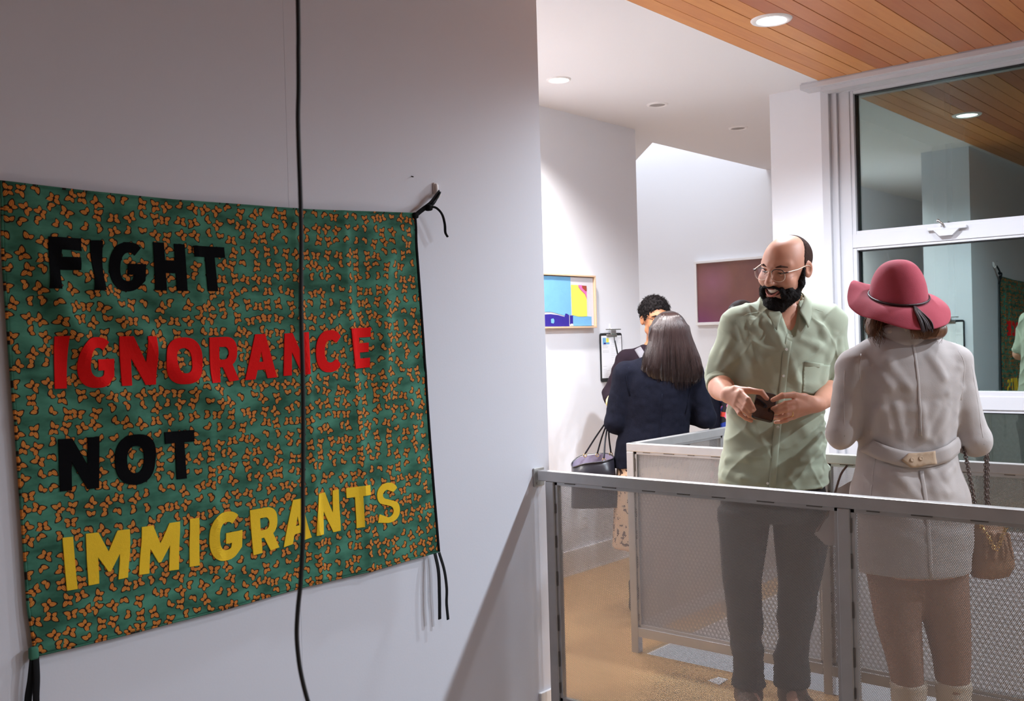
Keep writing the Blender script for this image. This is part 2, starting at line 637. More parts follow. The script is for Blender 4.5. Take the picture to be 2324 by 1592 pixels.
def rail_run(parent, axis, fixed, posts, end0, end1, z_bot=0.095, foot=0.0, skip_first=False):
    """posts along one axis with top rail, bottom rail, inner frames and mesh sheets"""
    h = TW / 2

    def bx(mb, a0, a1, c0, c1, z0, z1, bev=0.003):
        if axis == 'x':
            mb.box(a0, a1, fixed + c0, fixed + c1, z0, z1, bevel=bev)
        else:
            mb.box(fixed + c0, fixed + c1, a0, a1, z0, z1, bevel=bev)
    m = MB()
    bx(m, end0, end1, -h, h, RT - TW, RT)
    m.build('top_rail', M_STEEL, parent)
    for i, p in enumerate(posts):
        if i == 0 and skip_first:
            continue
        m = MB()
        bx(m, p - h, p + h, -h, h, foot, RT - TW)
        m.build('post', M_STEEL, parent)
    for a, c in zip(posts[:-1], posts[1:]):
        a0, a1 = a + h, c - h
        m = MB()
        bx(m, a0, a1, -h, h, z_bot - 0.02, z_bot + 0.025)
        m.build('bottom_rail', M_STEEL, parent)
        m = MB()
        t = 0.012
        zt, zb = RT - TW, z_bot + 0.025
        bx(m, a0, a0 + t, -0.010, 0.013, zb, zt, 0.001)
        bx(m, a1 - t, a1, -0.010, 0.013, zb, zt, 0.001)
        bx(m, a0, a1, -0.010, 0.013, zt - t, zt, 0.001)
        bx(m, a0, a1, -0.010, 0.013, zb, zb + t, 0.001)
        m.build('panel_frame', M_STEEL, parent)
        m = MB()
        k = 0
        rr = random.Random(int(abs(a) * 1000))
        z = zb + 0.03
        while z < zt - 0.05:
            l = rr.uniform(0.03, 0.06)
            bx(m, a0 - 0.0005, a0 + 0.004, -0.015, -0.0105, z, z + l, 0)
            z += l + rr.uniform(0.05, 0.11)
        x = a0 + 0.05
        while x < a1 - 0.08:
            l = rr.uniform(0.03, 0.06)
            bx(m, x, x + l, -0.0155, -0.0105, zt - 0.004, zt + 0.0005, 0)
            x += l + rr.uniform(0.06, 0.13)
        m.build('weld_bead', M_WELD, parent)['kind'] = 'stuff'
        if axis == 'x':
            mesh_panel(parent, (a0, fixed + 0.002), (a1, fixed + 0.002), zb, zt)
        else:
            mesh_panel(parent, (fixed + 0.002, a0), (fixed + 0.002, a1), zb, zt)


r1 = empty('railing', (0, 0, 0))
tag(r1, 'near steel railing with perforated mesh panels, fixed to the wall with the banner', 'railing', 'steel railings around the stair wells')
rail_run(r1, 'x', 2.90, [-2.330, -1.216, -0.102, 1.012], -2.385, 1.03, foot=-0.28)
m = MB()
m.box(XL, XL + 0.008, 2.872, 2.932, 0.905, 0.975, bevel=0.003)
m.cyl((XL + 0.006, 2.888, 0.918), (XL + 0.012, 2.888, 0.918), 0.005, n=10)
m.build('wall_bracket', M_STEEL, r1)
r2 = empty('railing', (0, 0, 0))
tag(r2, 'far steel railing turning a corner behind the standing man and woman', 'railing', 'steel railings around the stair wells')
rail_run(r2, 'x', 3.86, [-2.625, -1.700, -0.775, 0.15, 1.075], -2.644, 1.1)
rail_run(r2, 'y', -2.625, [3.86, 4.69, YW - 0.03], 3.86, YW - 0.002, skip_first=True)
# ------------------------------------------------------------------ banner
def cloth_material():
    m = bpy.data.materials.new('butterfly_print_cotton')
    m.use_nodes = True
    g = NG(m)
    nt = m.node_tree
    b = nt.nodes['Principled BSDF']
    b.inputs['Roughness'].default_value = 0.85
    b.inputs['Specular IOR Level'].default_value = 0.2
    uv = g.new('ShaderNodeUVMap').outputs[0]
    # mottled green ground
    n1 = g.new('ShaderNodeTexNoise', noise_dimensions='2D')
    n1.inputs['Scale'].default_value = 9
    n1.inputs['Detail'].default_value = 5
    mp = g.new('ShaderNodeMapping')
    mp.inputs['Scale'].default_value = (1.0, 2.2, 1)
    nt.links.new(uv, mp.inputs[0])
    nt.links.new(mp.outputs[0], n1.inputs['Vector'])
    cr = g.new('ShaderNodeValToRGB')
    e = cr.color_ramp.elements
    e[0].position, e[0].color = 0.32, (0.026, 0.098, 0.062, 1)
    e[1].position, e[1].color = 0.70, (0.080, 0.265, 0.180, 1)
    nt.links.new(n1.outputs['Fac'], cr.inputs[0])
    ground = cr.outputs[0]

    CELL = 0.0372
    v = g.new('ShaderNodeTexVoronoi', voronoi_dimensions='2D')
    v.inputs['Scale'].default_value = 1 / CELL
    v.inputs['Randomness'].default_value = 0.50
    nt.links.new(uv, v.inputs['Vector'])
    sub = g.new('ShaderNodeVectorMath', operation='SUBTRACT')
    nt.links.new(uv, sub.inputs[0])
    nt.links.new(v.outputs['Position'], sub.inputs[1])
    sc = g.new('ShaderNodeVectorMath', operation='SCALE')
    sc.inputs['Scale'].default_value = 1 / 0.0183
    nt.links.new(sub.outputs[0], sc.inputs[0])
    rnd = g.new('ShaderNodeSeparateColor')
    nt.links.new(v.outputs['Color'], rnd.inputs[0])
    rot = g.new('ShaderNodeVectorRotate', rotation_type='Z_AXIS')
    nt.links.new(sc.outputs[0], rot.inputs['Vector'])
    nt.links.new(g.m('MULTIPLY', rnd.outputs[0], 6.2832), rot.inputs['Angle'])
    sp = g.new('ShaderNodeSeparateXYZ')
    nt.links.new(rot.outputs[0], sp.inputs[0])
    x0, y0 = sp.outputs[0], sp.outputs[1]
    closed = g.m('GREATER_THAN', rnd.outputs[1], 0.62)
    xa = g.m('ABSOLUTE', x0)
    xc = g.m('ADD', x0, 0.42)
    x = g.m('ADD', g.m('MULTIPLY', xa, g.m('SUBTRACT', 1.0, closed)), g.m('MULTIPLY', xc, closed))
    y = y0

    def wing(cx, cy, ang, rx, ry):
        c, s_ = math.cos(ang), math.sin(ang)
        px = g.m('SUBTRACT', x, cx)
        py = g.m('SUBTRACT', y, cy)
        a = g.m('ADD', g.m('MULTIPLY', px, c), g.m('MULTIPLY', py, s_))
        bb = g.m('SUBTRACT', g.m('MULTIPLY', py, c), g.m('MULTIPLY', px, s_))
        # pointed outer tip: narrow towards +a
        taper = g.m('SUBTRACT', 1.0, g.m('MULTIPLY', a, 0.35 / rx))
        bn = g.m('DIVIDE', bb, g.m('MULTIPLY', taper, ry))
        an = g.m('DIVIDE', a, rx)
        d = g.m('SQRT', g.m('ADD', g.m('MULTIPLY', an, an), g.m('MULTIPLY', bn, bn)))
        vein = g.m('LESS_THAN', g.m('ABSOLUTE', g.m('SUBTRACT', g.m('ABSOLUTE', bn), 0.30)), 0.07)
        return d, vein
    d1, v1 = wing(0.50, 0.26, 0.50, 0.55, 0.34)
    d2, v2 = wing(0.36, -0.34, -0.95, 0.40, 0.30)
    dmin = g.m('MINIMUM', d1, d2)
    vein = g.m('MAXIMUM', g.m('MULTIPLY', v1, g.m('LESS_THAN', d1, d2)), g.m('MULTIPLY', v2, g.m('LESS_THAN', d2, d1)))
    body = g.m('MULTIPLY', g.m('LESS_THAN', x, 0.07), g.m('LESS_THAN', g.m('ABSOLUTE', y), 0.42))
    body = g.m('MULTIPLY', body, g.m('SUBTRACT', 1.0, closed))
    black = g.m('MAXIMUM', g.m('LESS_THAN', dmin, 1.15), body)
    orange = g.m('MULTIPLY', g.m('LESS_THAN', dmin, 0.78), g.m('SUBTRACT', 1.0, body))
    n2 = g.new('ShaderNodeTexNoise', noise_dimensions='2D')
    n2.inputs['Scale'].default_value = 60
    nt.links.new(uv, n2.inputs['Vector'])
    orc = g.mix(n2.outputs['Fac'], (0.62, 0.17, 0.030, 1), (0.70, 0.30, 0.06, 1))
    orc = g.mix(g.m('MULTIPLY', vein, 0.75), orc, (0.12, 0.03, 0.01, 1))
    c = g.mix(black, ground, (0.018, 0.012, 0.008, 1))
    c = g.mix(orange, c, orc)
    nt.links.new(c, b.inputs['Base Color'])
    n3 = g.new('ShaderNodeTexNoise')
    n3.inputs['Scale'].default_value = 700
    tc = g.new('ShaderNodeTexCoord')
    nt.links.new(tc.outputs['Object'], n3.inputs['Vector'])
    bp = g.new('ShaderNodeBump')
    bp.inputs['Strength'].default_value = 0.12
    bp.inputs['Distance'].default_value = 0.002
    nt.links.new(n3.outputs['Fac'], bp.inputs['Height'])
    nt.links.new(bp.outputs[0], b.inputs['Normal'])
    return m


M_CLOTH = cloth_material()
M_FELT = {'k': pmat('black_felt', (0.004, 0.004, 0.005), 0.95, bump=(400, 0.3, 0.002), spec=0.1),
          'r': pmat('red_felt', (0.74, 0.012, 0.012), 0.95, bump=(400, 0.3, 0.002), var=(120, 0.06), spec=0.1),
          'y': pmat('yellow_felt', (0.86, 0.56, 0.035), 0.95, bump=(400, 0.3, 0.002), var=(120, 0.05), spec=0.1)}
M_RIBBON = pmat('black_ribbon', (0.004, 0.004, 0.005), 0.8, spec=0.25)
BX = -2.383      # mean distance plane of the cloth
_TOPX = [0.9842, 1.191, 1.4282, 1.7029, 1.8572, 2.0249, 2.2854]
_TOPZ = [1.8471, 1.8424, 1.8428, 1.8482, 1.8519, 1.86, 1.8748]
_BOTX = [1.0289, 1.269, 1.5221, 1.801, 2.0717, 2.3378]
_BOTZ = [0.7479, 0.7453, 0.747, 0.7522, 0.7522, 0.7615]
_LT = [1.8471, 1.6582, 1.4564, 1.2532, 1.0487, 0.8637, 0.7479]
_LY = [0.9842, 0.9861, 0.9934, 1.0028, 1.0103, 1.0164, 1.0289]


def cloth_edges(s, t):
    """s 0..1 along, t 0..1 from bottom to top -> (y, z)"""
    zl = 0.7479 + (1.8471 - 0.7479) * t
    yl = np.interp(zl, _LT[::-1], _LY[::-1])
    yr = 2.3378 + (2.2854 - 2.3378) * t
    y = yl + (yr - yl) * s
    zb = np.interp(1.0289 + (2.3378 - 1.0289) * s, _BOTX, _BOTZ)
    zt = np.interp(0.9842 + (2.2854 - 0.9842) * s, _TOPX, _TOPZ)
    return y, zb + (zt - zb) * t


def seg_d(s, t, a, b):
    ax, ay = a
    bx_, by_ = b
    dx, dy = (bx_ - ax), (by_ - ay)
    h = ((s - ax) * dx + (t - ay) * dy) / (dx * dx + dy * dy)
    h = min(1, max(0, h))
    return math.hypot(s - ax - h * dx, t - ay - h * dy), h


_FOLDS = [((0.02, 0.95), (0.17, 0.55), 0.024, 0.024), ((0.03, 0.97), (0.34, 0.55), 0.020, 0.026), ((0.17, 0.55), (0.27, 0.42), 0.016, 0.03),
          ((0.33, 0.60), (0.45, 0.46), 0.018, 0.028), ((0.06, 0.80), (0.10, 0.50), -0.008, 0.030), ((0.12, 0.93), (0.30, 0.70), -0.006, 0.03),
          ((0.99, 0.97), (0.84, 0.80), 0.014, 0.025), ((0.90, 0.86), (0.86, 0.45), 0.011, 0.02), ((0.63, 1.0), (0.64, 0.0), 0.006, 0.010),
          ((0.77, 1.0), (0.78, 0.0), 0.006, 0.011), ((0.80, 0.9), (0.83, 0.3), -0.006, 0.03), ((0.38, 1.0), (0.385, 0.1), 0.0035, 0.010),
          ((0.0, 0.5), (1.0, 0.53), 0.0025, 0.010), ((0.93, 0.6), (0.96, 0.1), 0.006, 0.022), ((0.20, 0.20), (0.60, 0.26), 0.003, 0.03),
          ((0.02, 0.04), (0.3, 0.30), 0.006, 0.03), ((0.45, 0.04), (0.72, 0.16), 0.005, 0.03)]


def cloth_x(s, t):
    x = BX
    for a, b, amp, wd in _FOLDS:
        d, h = seg_d(s, t, a, b)
        x += amp * math.exp(-(d / wd) ** 2) * (0.4 + 0.6 * math.sin(PI * min(1, max(0, h))) if wd > 0.012 else 1)
    x += 0.0035 * math.sin(7.3 * s + 2.1 * t) * math.sin(5.1 * t + 1.7) + 0.002 * math.sin(19 * s - 8 * t)
    x += 0.012 * (1 - t) * s * s                     # the loose lower right corner stands off the wall
    return max(x, XL + 0.005)


ban = empty('fabric_banner', (BX, 1.66, 0.75))
tag(ban, 'green butterfly print cloth banner with felt slogan lettering, tied on the near wall', 'banner')
BO = ban.location
NS, NT = 150, 124
V, F, UVS = [], [], []
for j in range(NT + 1):
    for i in range(NS + 1):
        s, t = i / NS, j / NT
        y, z = cloth_edges(s, t)
        V.append((cloth_x(s, t) - BO.x, y - BO.y, z - BO.z))
        UVS.append((s * 1.305, t * 1.105))
for j in range(NT):
    for i in range(NS):
        a = j * (NS + 1) + i
        F.append((a, a + 1, a + NS + 2, a + NS + 1))
cl = mesh('cloth', V, F, M_CLOTH, ban, True)
uvl = cl.data.uv_layers.new(name='UVMap')
vi = np.zeros(len(cl.data.loops), dtype=np.int32)
cl.data.loops.foreach_get('vertex_index', vi)
uvl.data.foreach_set('uv', np.array(UVS, dtype=np.float32)[vi].ravel())
so = cl.modifiers.new('thick', 'SOLIDIFY')
so.thickness = 0.0016
so.offset = 0

# rolled hems along the edges of the cloth
def hem(pts, r=0.0035):
    return tube('hem', [(cloth_x(s, t) - BO.x + 0.001, cloth_edges(s, t)[0] - BO.y, cloth_edges(s, t)[1] - BO.z) for s, t in pts], r, M_CLOTH, ban, 8, 0.5)


for ed in ([(k / 60, 0.0) for k in range(61)], [(k / 60, 1.0) for k in range(61)], [(0.0, k / 50) for k in range(51)]):
    hm = hem(ed)
    u2 = hm.data.uv_layers.new(name='UVMap')
    n_ = len(hm.data.loops)
    vi = np.zeros(n_, dtype=np.int32)
    hm.data.loops.foreach_get('vertex_index', vi)
    ee = np.array([(s * 1.305, t * 1.105) for s, t in ed for _ in range(8)], dtype=np.float32)
    u2.data.foreach_set('uv', ee[np.minimum(vi, len(ee) - 1)].ravel())
eb = tube('edge_binding', [(cloth_x(1, k / 50) - BO.x + 0.001, cloth_edges(1, k / 50)[0] - BO.y, cloth_edges(1, k / 50)[1] - BO.z) for k in range(51)], 0.0055, M_RIBBON, ban, 8, 0.6)
eb['label'] = 'black binding along the right edge'


# letters: outlines in a unit box, every loop a closed polygon
def arc(cx, cy, rx, ry, a0, a1, n=18):
    return [(cx + rx * math.cos(math.radians(a0 + (a1 - a0) * k / n)), cy + ry * math.sin(math.radians(a0 + (a1 - a0) * k / n))) for k in range(n + 1)]


def se_arc(cx, cy, rx, ry, a0, a1, n=22, p=2.35):
    o = []
    for k in range(n + 1):
        a = math.radians(a0 + (a1 - a0) * k / n)
        c, s_ = math.cos(a), math.sin(a)
        o.append((cx + rx * math.copysign(abs(c) ** (2 / p), c), cy + ry * math.copysign(abs(s_) ** (2 / p), s_)))
    return o


GLY = {
    'F': [[(0, 0), (0.36, 0), (0.34, 0.37), (0.92, 0.37), (0.93, 0.62), (0.35, 0.62), (0.36, 0.76), (1, 0.75), (1, 1), (0, 1)]],
    'I': [[(0, 0), (1, 0), (1, 1), (0, 1)]],
    'G': [se_arc(0.5, 0.5, 0.5, 0.5, 48, 312, 30) + [(0.985, 0.22), (1, 0.56), (0.50, 0.56), (0.50, 0.34), (0.68, 0.34), (0.66, 0.27)] + se_arc(0.52, 0.5, 0.23, 0.29, 300, 50, 20)],
    'H': [[(0, 0), (0.35, 0), (0.34, 0.37), (0.66, 0.37), (0.67, 0), (1, 0), (0.99, 1), (0.66, 1), (0.66, 0.64), (0.34, 0.64), (0.33, 1), (0, 1)]],
    'T': [[(0.33, 0), (0.66, 0), (0.65, 0.76), (1, 0.76), (1, 1), (0, 1), (0, 0.76), (0.34, 0.76)]],
    'N': [[(0, 0), (0.30, 0), (0.30, 0.56), (0.70, 0), (1, 0), (1, 1), (0.71, 1), (0.71, 0.46), (0.33, 1), (0, 1)]],
    'O': [se_arc(0.5, 0.5, 0.5, 0.5, 0, 345, 40), se_arc(0.5, 0.5, 0.21, 0.27, 0, 340, 28)],
    'R': [[(0, 0), (0.34, 0), (0.34, 0.33), (0.44, 0.33), (0.66, 0), (1, 0.02), (0.78, 0.38)] + se_arc(0.55, 0.67, 0.40, 0.33, -60, 90, 18) + [(0, 1)],
          [(0.33, 0.50), (0.5, 0.50)] + arc(0.52, 0.64, 0.14, 0.14, -80, 80, 8) + [(0.33, 0.78)]],
    'A': [[(0, 0), (0.32, 0), (0.39, 0.20), (0.63, 0.20), (0.70, 0), (1, 0), (0.66, 1), (0.34, 1)], [(0.45, 0.38), (0.58, 0.38), (0.52, 0.62)]],
    'C': [se_arc(0.5, 0.5, 0.5, 0.5, 38, 322, 34) + [(0.76, 0.30)] + se_arc(0.53, 0.5, 0.22, 0.27, 310, 50, 20) + [(0.76, 0.70)]],
    'E': [[(0, 0), (1, 0), (1, 0.24), (0.42, 0.24), (0.42, 0.39), (0.92, 0.39), (0.92, 0.62), (0.42, 0.62), (0.42, 0.76), (1, 0.76), (1, 1), (0, 1)]],
    'M': [[(0, 0), (0.25, 0), (0.25, 0.52), (0.48, 0.20), (0.54, 0.20), (0.76, 0.54), (0.75, 0), (1, 0), (1, 1), (0.72, 1), (0.50, 0.60), (0.28, 1), (0, 1)]],
    'S': [se_arc(0.48, 0.725, 0.46, 0.275, 20, 228, 20, 2.2)[0:21] + se_arc(0.46, 0.28, 0.26, 0.15, 78, -82, 10, 2.0)[1:] + [(0.10, 0.26), (0.02, 0.06)]
          + se_arc(0.52, 0.28, 0.48, 0.28, 262, 405, 18, 2.2) + se_arc(0.50, 0.715, 0.235, 0.12, 262, 100, 8, 2.0) + [(0.74, 0.745)]],
}

LET = [
('F', 'k', 1.0834, 1.726, 1.1686, 1.7276, 1.0817, 1.6038, 1.1613, 1.6033), ('I', 'k', 1.1936, 1.7249, 1.2241, 1.7262, 1.1903, 1.6018, 1.2206, 1.6024),
('G', 'k', 1.2433, 1.724, 1.3387, 1.7272, 1.2393, 1.6017, 1.3351, 1.6024), ('H', 'k', 1.3592, 1.7297, 1.4486, 1.7282, 1.3611, 1.606, 1.4504, 1.6059),
('T', 'k', 1.4728, 1.7265, 1.5649, 1.7266, 1.4796, 1.6064, 1.5727, 1.6076),
('I', 'r', 1.0997, 1.4915, 1.1291, 1.4921, 1.0975, 1.3669, 1.1267, 1.366), ('G', 'r', 1.1518, 1.4873, 1.2467, 1.4891, 1.1482, 1.3642, 1.2426, 1.3634),
('N', 'r', 1.2586, 1.4892, 1.3544, 1.4878, 1.2615, 1.3652, 1.3521, 1.3642), ('O', 'r', 1.3779, 1.4827, 1.4873, 1.485, 1.3738, 1.3611, 1.483, 1.3613),
('R', 'r', 1.5089, 1.4825, 1.6005, 1.484, 1.5077, 1.3601, 1.5997, 1.3616), ('A', 'r', 1.6205, 1.488, 1.726, 1.4909, 1.6189, 1.3625, 1.7242, 1.3657),
('N', 'r', 1.756, 1.49, 1.8404, 1.4934, 1.7466, 1.3688, 1.8396, 1.3701), ('C', 'r', 1.8667, 1.4957, 1.9716, 1.4999, 1.8621, 1.3711, 1.9681, 1.3733),
('E', 'r', 2.001, 1.5023, 2.0878, 1.5053, 2.0134, 1.379, 2.0802, 1.381),
('N', 'k', 1.1005, 1.2466, 1.2009, 1.2435, 1.0997, 1.1223, 1.1945, 1.1185), ('O', 'k', 1.2399, 1.2433, 1.3464, 1.2406, 1.2358, 1.1179, 1.3421, 1.1123),
('T', 'k', 1.3693, 1.2404, 1.4565, 1.2388, 1.3746, 1.1156, 1.4626, 1.1124),
('I', 'y', 1.1004, 1.0119, 1.1255, 1.0104, 1.1054, 0.8855, 1.1299, 0.8853), ('M', 'y', 1.1569, 1.0126, 1.2671, 1.0064, 1.1559, 0.8886, 1.2587, 0.8872),
('M', 'y', 1.2983, 1.0071, 1.408, 1.0034, 1.2892, 0.8875, 1.4013, 0.8796), ('I', 'y', 1.4371, 1.0056, 1.4649, 1.0045, 1.4328, 0.8803, 1.4622, 0.8791),
('G', 'y', 1.4961, 1.008, 1.5979, 1.0099, 1.4916, 0.8777, 1.5932, 0.8771), ('R', 'y', 1.6199, 1.0028, 1.716, 1.0029, 1.6286, 0.876, 1.7161, 0.8808),
('A', 'y', 1.7344, 1.0104, 1.8296, 1.0113, 1.7309, 0.8803, 1.8296, 0.8928), ('N', 'y', 1.8591, 1.0156, 1.9355, 1.0196, 1.8449, 0.8945, 1.9368, 0.8952),
('T', 'y', 1.9637, 1.0191, 2.0557, 1.0177, 1.9677, 0.8937, 2.059, 0.8914), ('S', 'y', 2.0799, 1.0146, 2.1726, 1.0169, 2.0805, 0.8894, 2.1752, 0.8901),
]


def inv_cloth(y, z):
    s, t = (y - 1.0) / 1.3, (z - 0.75) / 1.1
    for _ in range(6):
        yy, zz = cloth_edges(min(1, max(0, s)), min(1, max(0, t)))
        s += (y - yy) / 1.3
        t += (z - zz) / 1.1
    return min(1, max(0, s)), min(1, max(0, t))


def letter(ch, ck, q):
    cu = bpy.data.curves.new('letter', 'CURVE')
    cu.dimensions = '2D'
    cu.fill_mode = 'BOTH'
    cu.extrude = 0.5
    for loop in GLY[ch]:
        sp = cu.splines.new('POLY')
        sp.points.add(len(loop) - 1)
        for p, (u, v) in zip(sp.points, loop):
            p.co = (u, v, 0, 1)
        sp.use_cyclic_u = True
    tmp = bpy.data.objects.new('letter', cu)
    me = bpy.data.meshes.new_from_object(tmp)
    bpy.data.objects.remove(tmp)
    bm = bmesh.new()
    bm.from_mesh(me)
    bpy.data.meshes.remove(me)
    bmesh.ops.remove_doubles(bm, verts=bm.verts[:], dist=1e-5)
    bmesh.ops.triangulate(bm, faces=bm.faces[:])
    for lim in (0.45, 0.24, 0.16):
        es = [e for e in bm.edges if math.hypot(e.verts[0].co.x - e.verts[1].co.x, e.verts[0].co.y - e.verts[1].co.y) > lim]
        bmesh.ops.subdivide_edges(bm, edges=es, cuts=1)
        bmesh.ops.triangulate(bm, faces=bm.faces[:])
    ty0, tz0, ty1, tz1, by0, bz0, by1, bz1 = q
    for v in bm.verts:
        u, w, e = v.co.x, v.co.y, v.co.z
        y = (by0 * (1 - u) + by1 * u) * (1 - w) + (ty0 * (1 - u) + ty1 * u) * w
        z = (bz0 * (1 - u) + bz1 * u) * (1 - w) + (tz0 * (1 - u) + tz1 * u) * w
        s, t = inv_cloth(y, z)
        v.co = (cloth_x(s, t) + (0.0038 if e > 0 else 0.0006) - BO.x, y - BO.y, z - BO.z)
    bmesh.ops.recalc_face_normals(bm, faces=bm.faces[:])
    me = bpy.data.meshes.new('letter')
    bm.to_mesh(me)
    bm.free()
    me.materials.append(M_FELT[ck])
    o = link(bpy.data.objects.new('letter', me), ban)
    o['label'] = {'k': 'black', 'r': 'red', 'y': 'yellow'}[ck] + ' felt letter ' + ch
    return o


for L in LET:
    letter(L[0], L[1], L[2:])


def bp_(p):
    return (p[0] - BO.x, p[1] - BO.y, p[2] - BO.z)


def tie(pts, w=0.0075, flat=0.22):
    return tube('tie', [bp_(p) for p in smooth_path(pts, 8)], w, M_RIBBON, ban, 8, flat, side=(0, 1, 0))


# upper right: ribbon up to the hook, knot, loose tail
tie([(BX + 0.004, 2.284, 1.866), (BX + 0.010, 2.310, 1.886), (BX + 0.016, 2.345, 1.910), (BX + 0.014, 2.372, 1.934), (BX + 0.010, 2.397, 1.955)], 0.009)
tie([(BX + 0.014, 2.330, 1.896), (BX + 0.024, 2.352, 1.908), (BX + 0.020, 2.378, 1.933), (BX + 0.014, 2.398, 1.953)], 0.005)
tie([(BX + 0.018, 2.333, 1.898), (BX + 0.034, 2.352, 1.896), (BX + 0.040, 2.374, 1.876), (BX + 0.036, 2.390, 1.845), (BX + 0.03, 2.398, 1.818), (BX + 0.03, 2.408, 1.804)], 0.0065, 0.6)
k_ = MB()
k_.box(BX + 0.004 - BO.x, BX + 0.030 - BO.x, 2.326 - BO.y, 2.346 - BO.y, 1.886 - BO.z, 1.906 - BO.z, bevel=0.006)
k_.build('knot', M_RIBBON, ban, True)
k_ = MB()
k_.box(BX - 0.004 - BO.x, BX + 0.014 - BO.x, 2.276 - BO.y, 2.296 - BO.y, 1.858 - BO.z, 1.878 - BO.z, bevel=0.006)
k_.build('knot', M_RIBBON, ban, True)
# lower right: two hanging tails
tie([(BX + 0.016, 2.3212, 0.7590), (BX + 0.030, 2.3215, 0.70), (BX + 0.032, 2.3205, 0.62), (BX + 0.030, 2.3205, 0.5445)], 0.0075)
tie([(BX + 0.016, 2.3400, 0.7590), (BX + 0.028, 2.3500, 0.70), (BX + 0.034, 2.3530, 0.64), (BX + 0.030, 2.3545, 0.59), (BX + 0.032, 2.3572, 0.535)], 0.0065)
# lower left: gathered knot with two tails
k_ = MB()
k_.box(BX - 0.002 - BO.x, BX + 0.014 - BO.x, 1.012 - BO.y, 1.034 - BO.y, 0.742 - BO.z, 0.772 - BO.z, bevel=0.006)
o_ = k_.build('knot', M_FELT['y'], ban, True)
o_.data.materials[0] = M_CLOTH
tie([(BX + 0.008, 1.022, 0.750), (BX + 0.008, 1.015, 0.70), (BX + 0.004, 1.008, 0.65), (BX + 0.006, 1.005, 0.58)], 0.009)
tie([(BX + 0.010, 1.026, 0.748), (BX + 0.016, 1.024, 0.70), (BX + 0.014, 1.022, 0.65), (BX + 0.012, 1.024, 0.58)], 0.008)

# adhesive hook on the wall
hk = empty('adhesive_hook', (XL, 2.4005, 1.955))
tag(hk, 'small white plastic adhesive hook holding the black banner ribbon', 'hook')
m = MB()
m.box(0, 0.007, -0.0095, 0.0095, -0.008, 0.034, bevel=0.0032)
m.build('base_plate', M_TRIM, hk)
V, F = tube_geo(smooth_path([(0.005, 0, 0.028), (0.010, 0, 0.022), (0.011, 0, 0.004), (0.010, 0, -0.010), (0.015, 0, -0.016), (0.021, 0, -0.010), (0.022, 0, 0.000)], 6), 0.0068, 10, 0.65, side=(0, 1, 0))
mesh('hook_arm', V, F, M_TRIM, hk, True)
tag(MB().cyl((XL - 0.002, 2.295, 2.0), (XL + 0.007, 2.297, 1.997), 0.0018, n=8).build('wall_nail', M_DARK), 'tiny dark nail in the near wall above the banner corner', 'nail')

# cable hanging close to the camera
cab = [(-1.092, 0.850, CEIL), (-1.092, 0.848, 2.3), (-1.093, 0.845, 1.915), (-1.094, 0.844, 1.844), (-1.0945, 0.843, 1.797), (-1.095, 0.841, 1.76), (-1.0955, 0.841, 1.72), (-1.095, 0.841, 1.66), (-1.0945, 0.840, 1.60), (-1.0955, 0.837, 1.502), (-1.0955, 0.836, 1.384),
       (-1.0975, 0.833, 1.266), (-1.0985, 0.831, 1.195), (-1.102, 0.828, 1.136), (-1.1055, 0.825, 1.101), (-1.1075, 0.823, 1.065), (-1.106, 0.824, 1.03), (-1.102, 0.826, 1.003), (-1.097, 0.830, 0.975), (-1.09, 0.836, 0.94), (-1.09, 0.838, 0.8), (-1.09, 0.838, 0.0), (-1.09, 0.838, -1.59)]
cb = tube('hanging_cable', [(x + 1.09, y - 0.838, z + 1.59) for x, y, z in smooth_path(cab, 5)], 0.0031, M_CABLE, None, 10)
cb.location = (-1.09, 0.838, -1.59)
tag(cb, 'thin black cable hanging straight down in front of the banner', 'cable')

# ------------------------------------------------------------------ pictures, clipboards, outlet
def flat_poly(name, pts, x, th, mat, parent):
    """polygon given as (y, z) on a face looking towards +x"""
    return MB().prism([(x, y, z) for y, z in pts], (th, 0, 0)).build(name, mat, parent)


AX = -3.81
art = empty('framed_painting', (AX, 4.90, 1.52))
tag(art, 'small abstract collage in blue, yellow and pink in a pale wooden frame', 'painting')
ay0, ay1, az0, az1 = 4.62, 5.184, 1.520, 1.850


def A(y, z):
    return (y - 4.90, z - 1.52)


M_PINE = pmat('pale_frame_wood', (0.72, 0.49, 0.32), 0.5, var=(25, 0.12), stretch=(1, 1, 6))
fw_ = 0.010
for q in ((ay0, ay1, az1 - fw_, az1), (ay0, ay1, az0, az0 + fw_), (ay0, ay0 + fw_, az0 + fw_, az1 - fw_), (ay1 - fw_, ay1, az0 + fw_, az1 - fw_)):
    m = MB()
    m.box(0.002, 0.045, q[0] - 4.90, q[1] - 4.90, q[2] - 1.52, q[3] - 1.52, bevel=0.0015)
    m.build('frame_bar', M_PINE, art)
cv = MB()
cv.box(0.006, 0.030, ay0 + 0.014 - 4.90, ay1 - 0.014 - 4.90, az0 + 0.014 - 1.52, az1 - 0.014 - 1.52)
cv.build('canvas', pmat('grey_white_canvas', (0.66, 0.63, 0.65), 0.8, bump=(60, 0.3, 0.004)), art)
PC = {k: pmat('collage_' + k, c, 0.7, bump=(45, 0.35, 0.004), var=(18, 0.07)) for k, c in dict(sky=(0.17, 0.42, 0.68), navy=(0.022, 0.010, 0.24), yellow=(0.82, 0.80, 0.10), pink=(0.85, 0.16, 0.42), rust=(0.34, 0.055, 0.025), white=(0.75, 0.72, 0.75), lilac=(0.55, 0.48, 0.75)).items()}


# coordinates inside the picture: u 0..1 across the visible half, v 0 bottom..1 top
def PU(u, v):
    return A(4.741 + u * 0.443, az0 + v * 0.330)


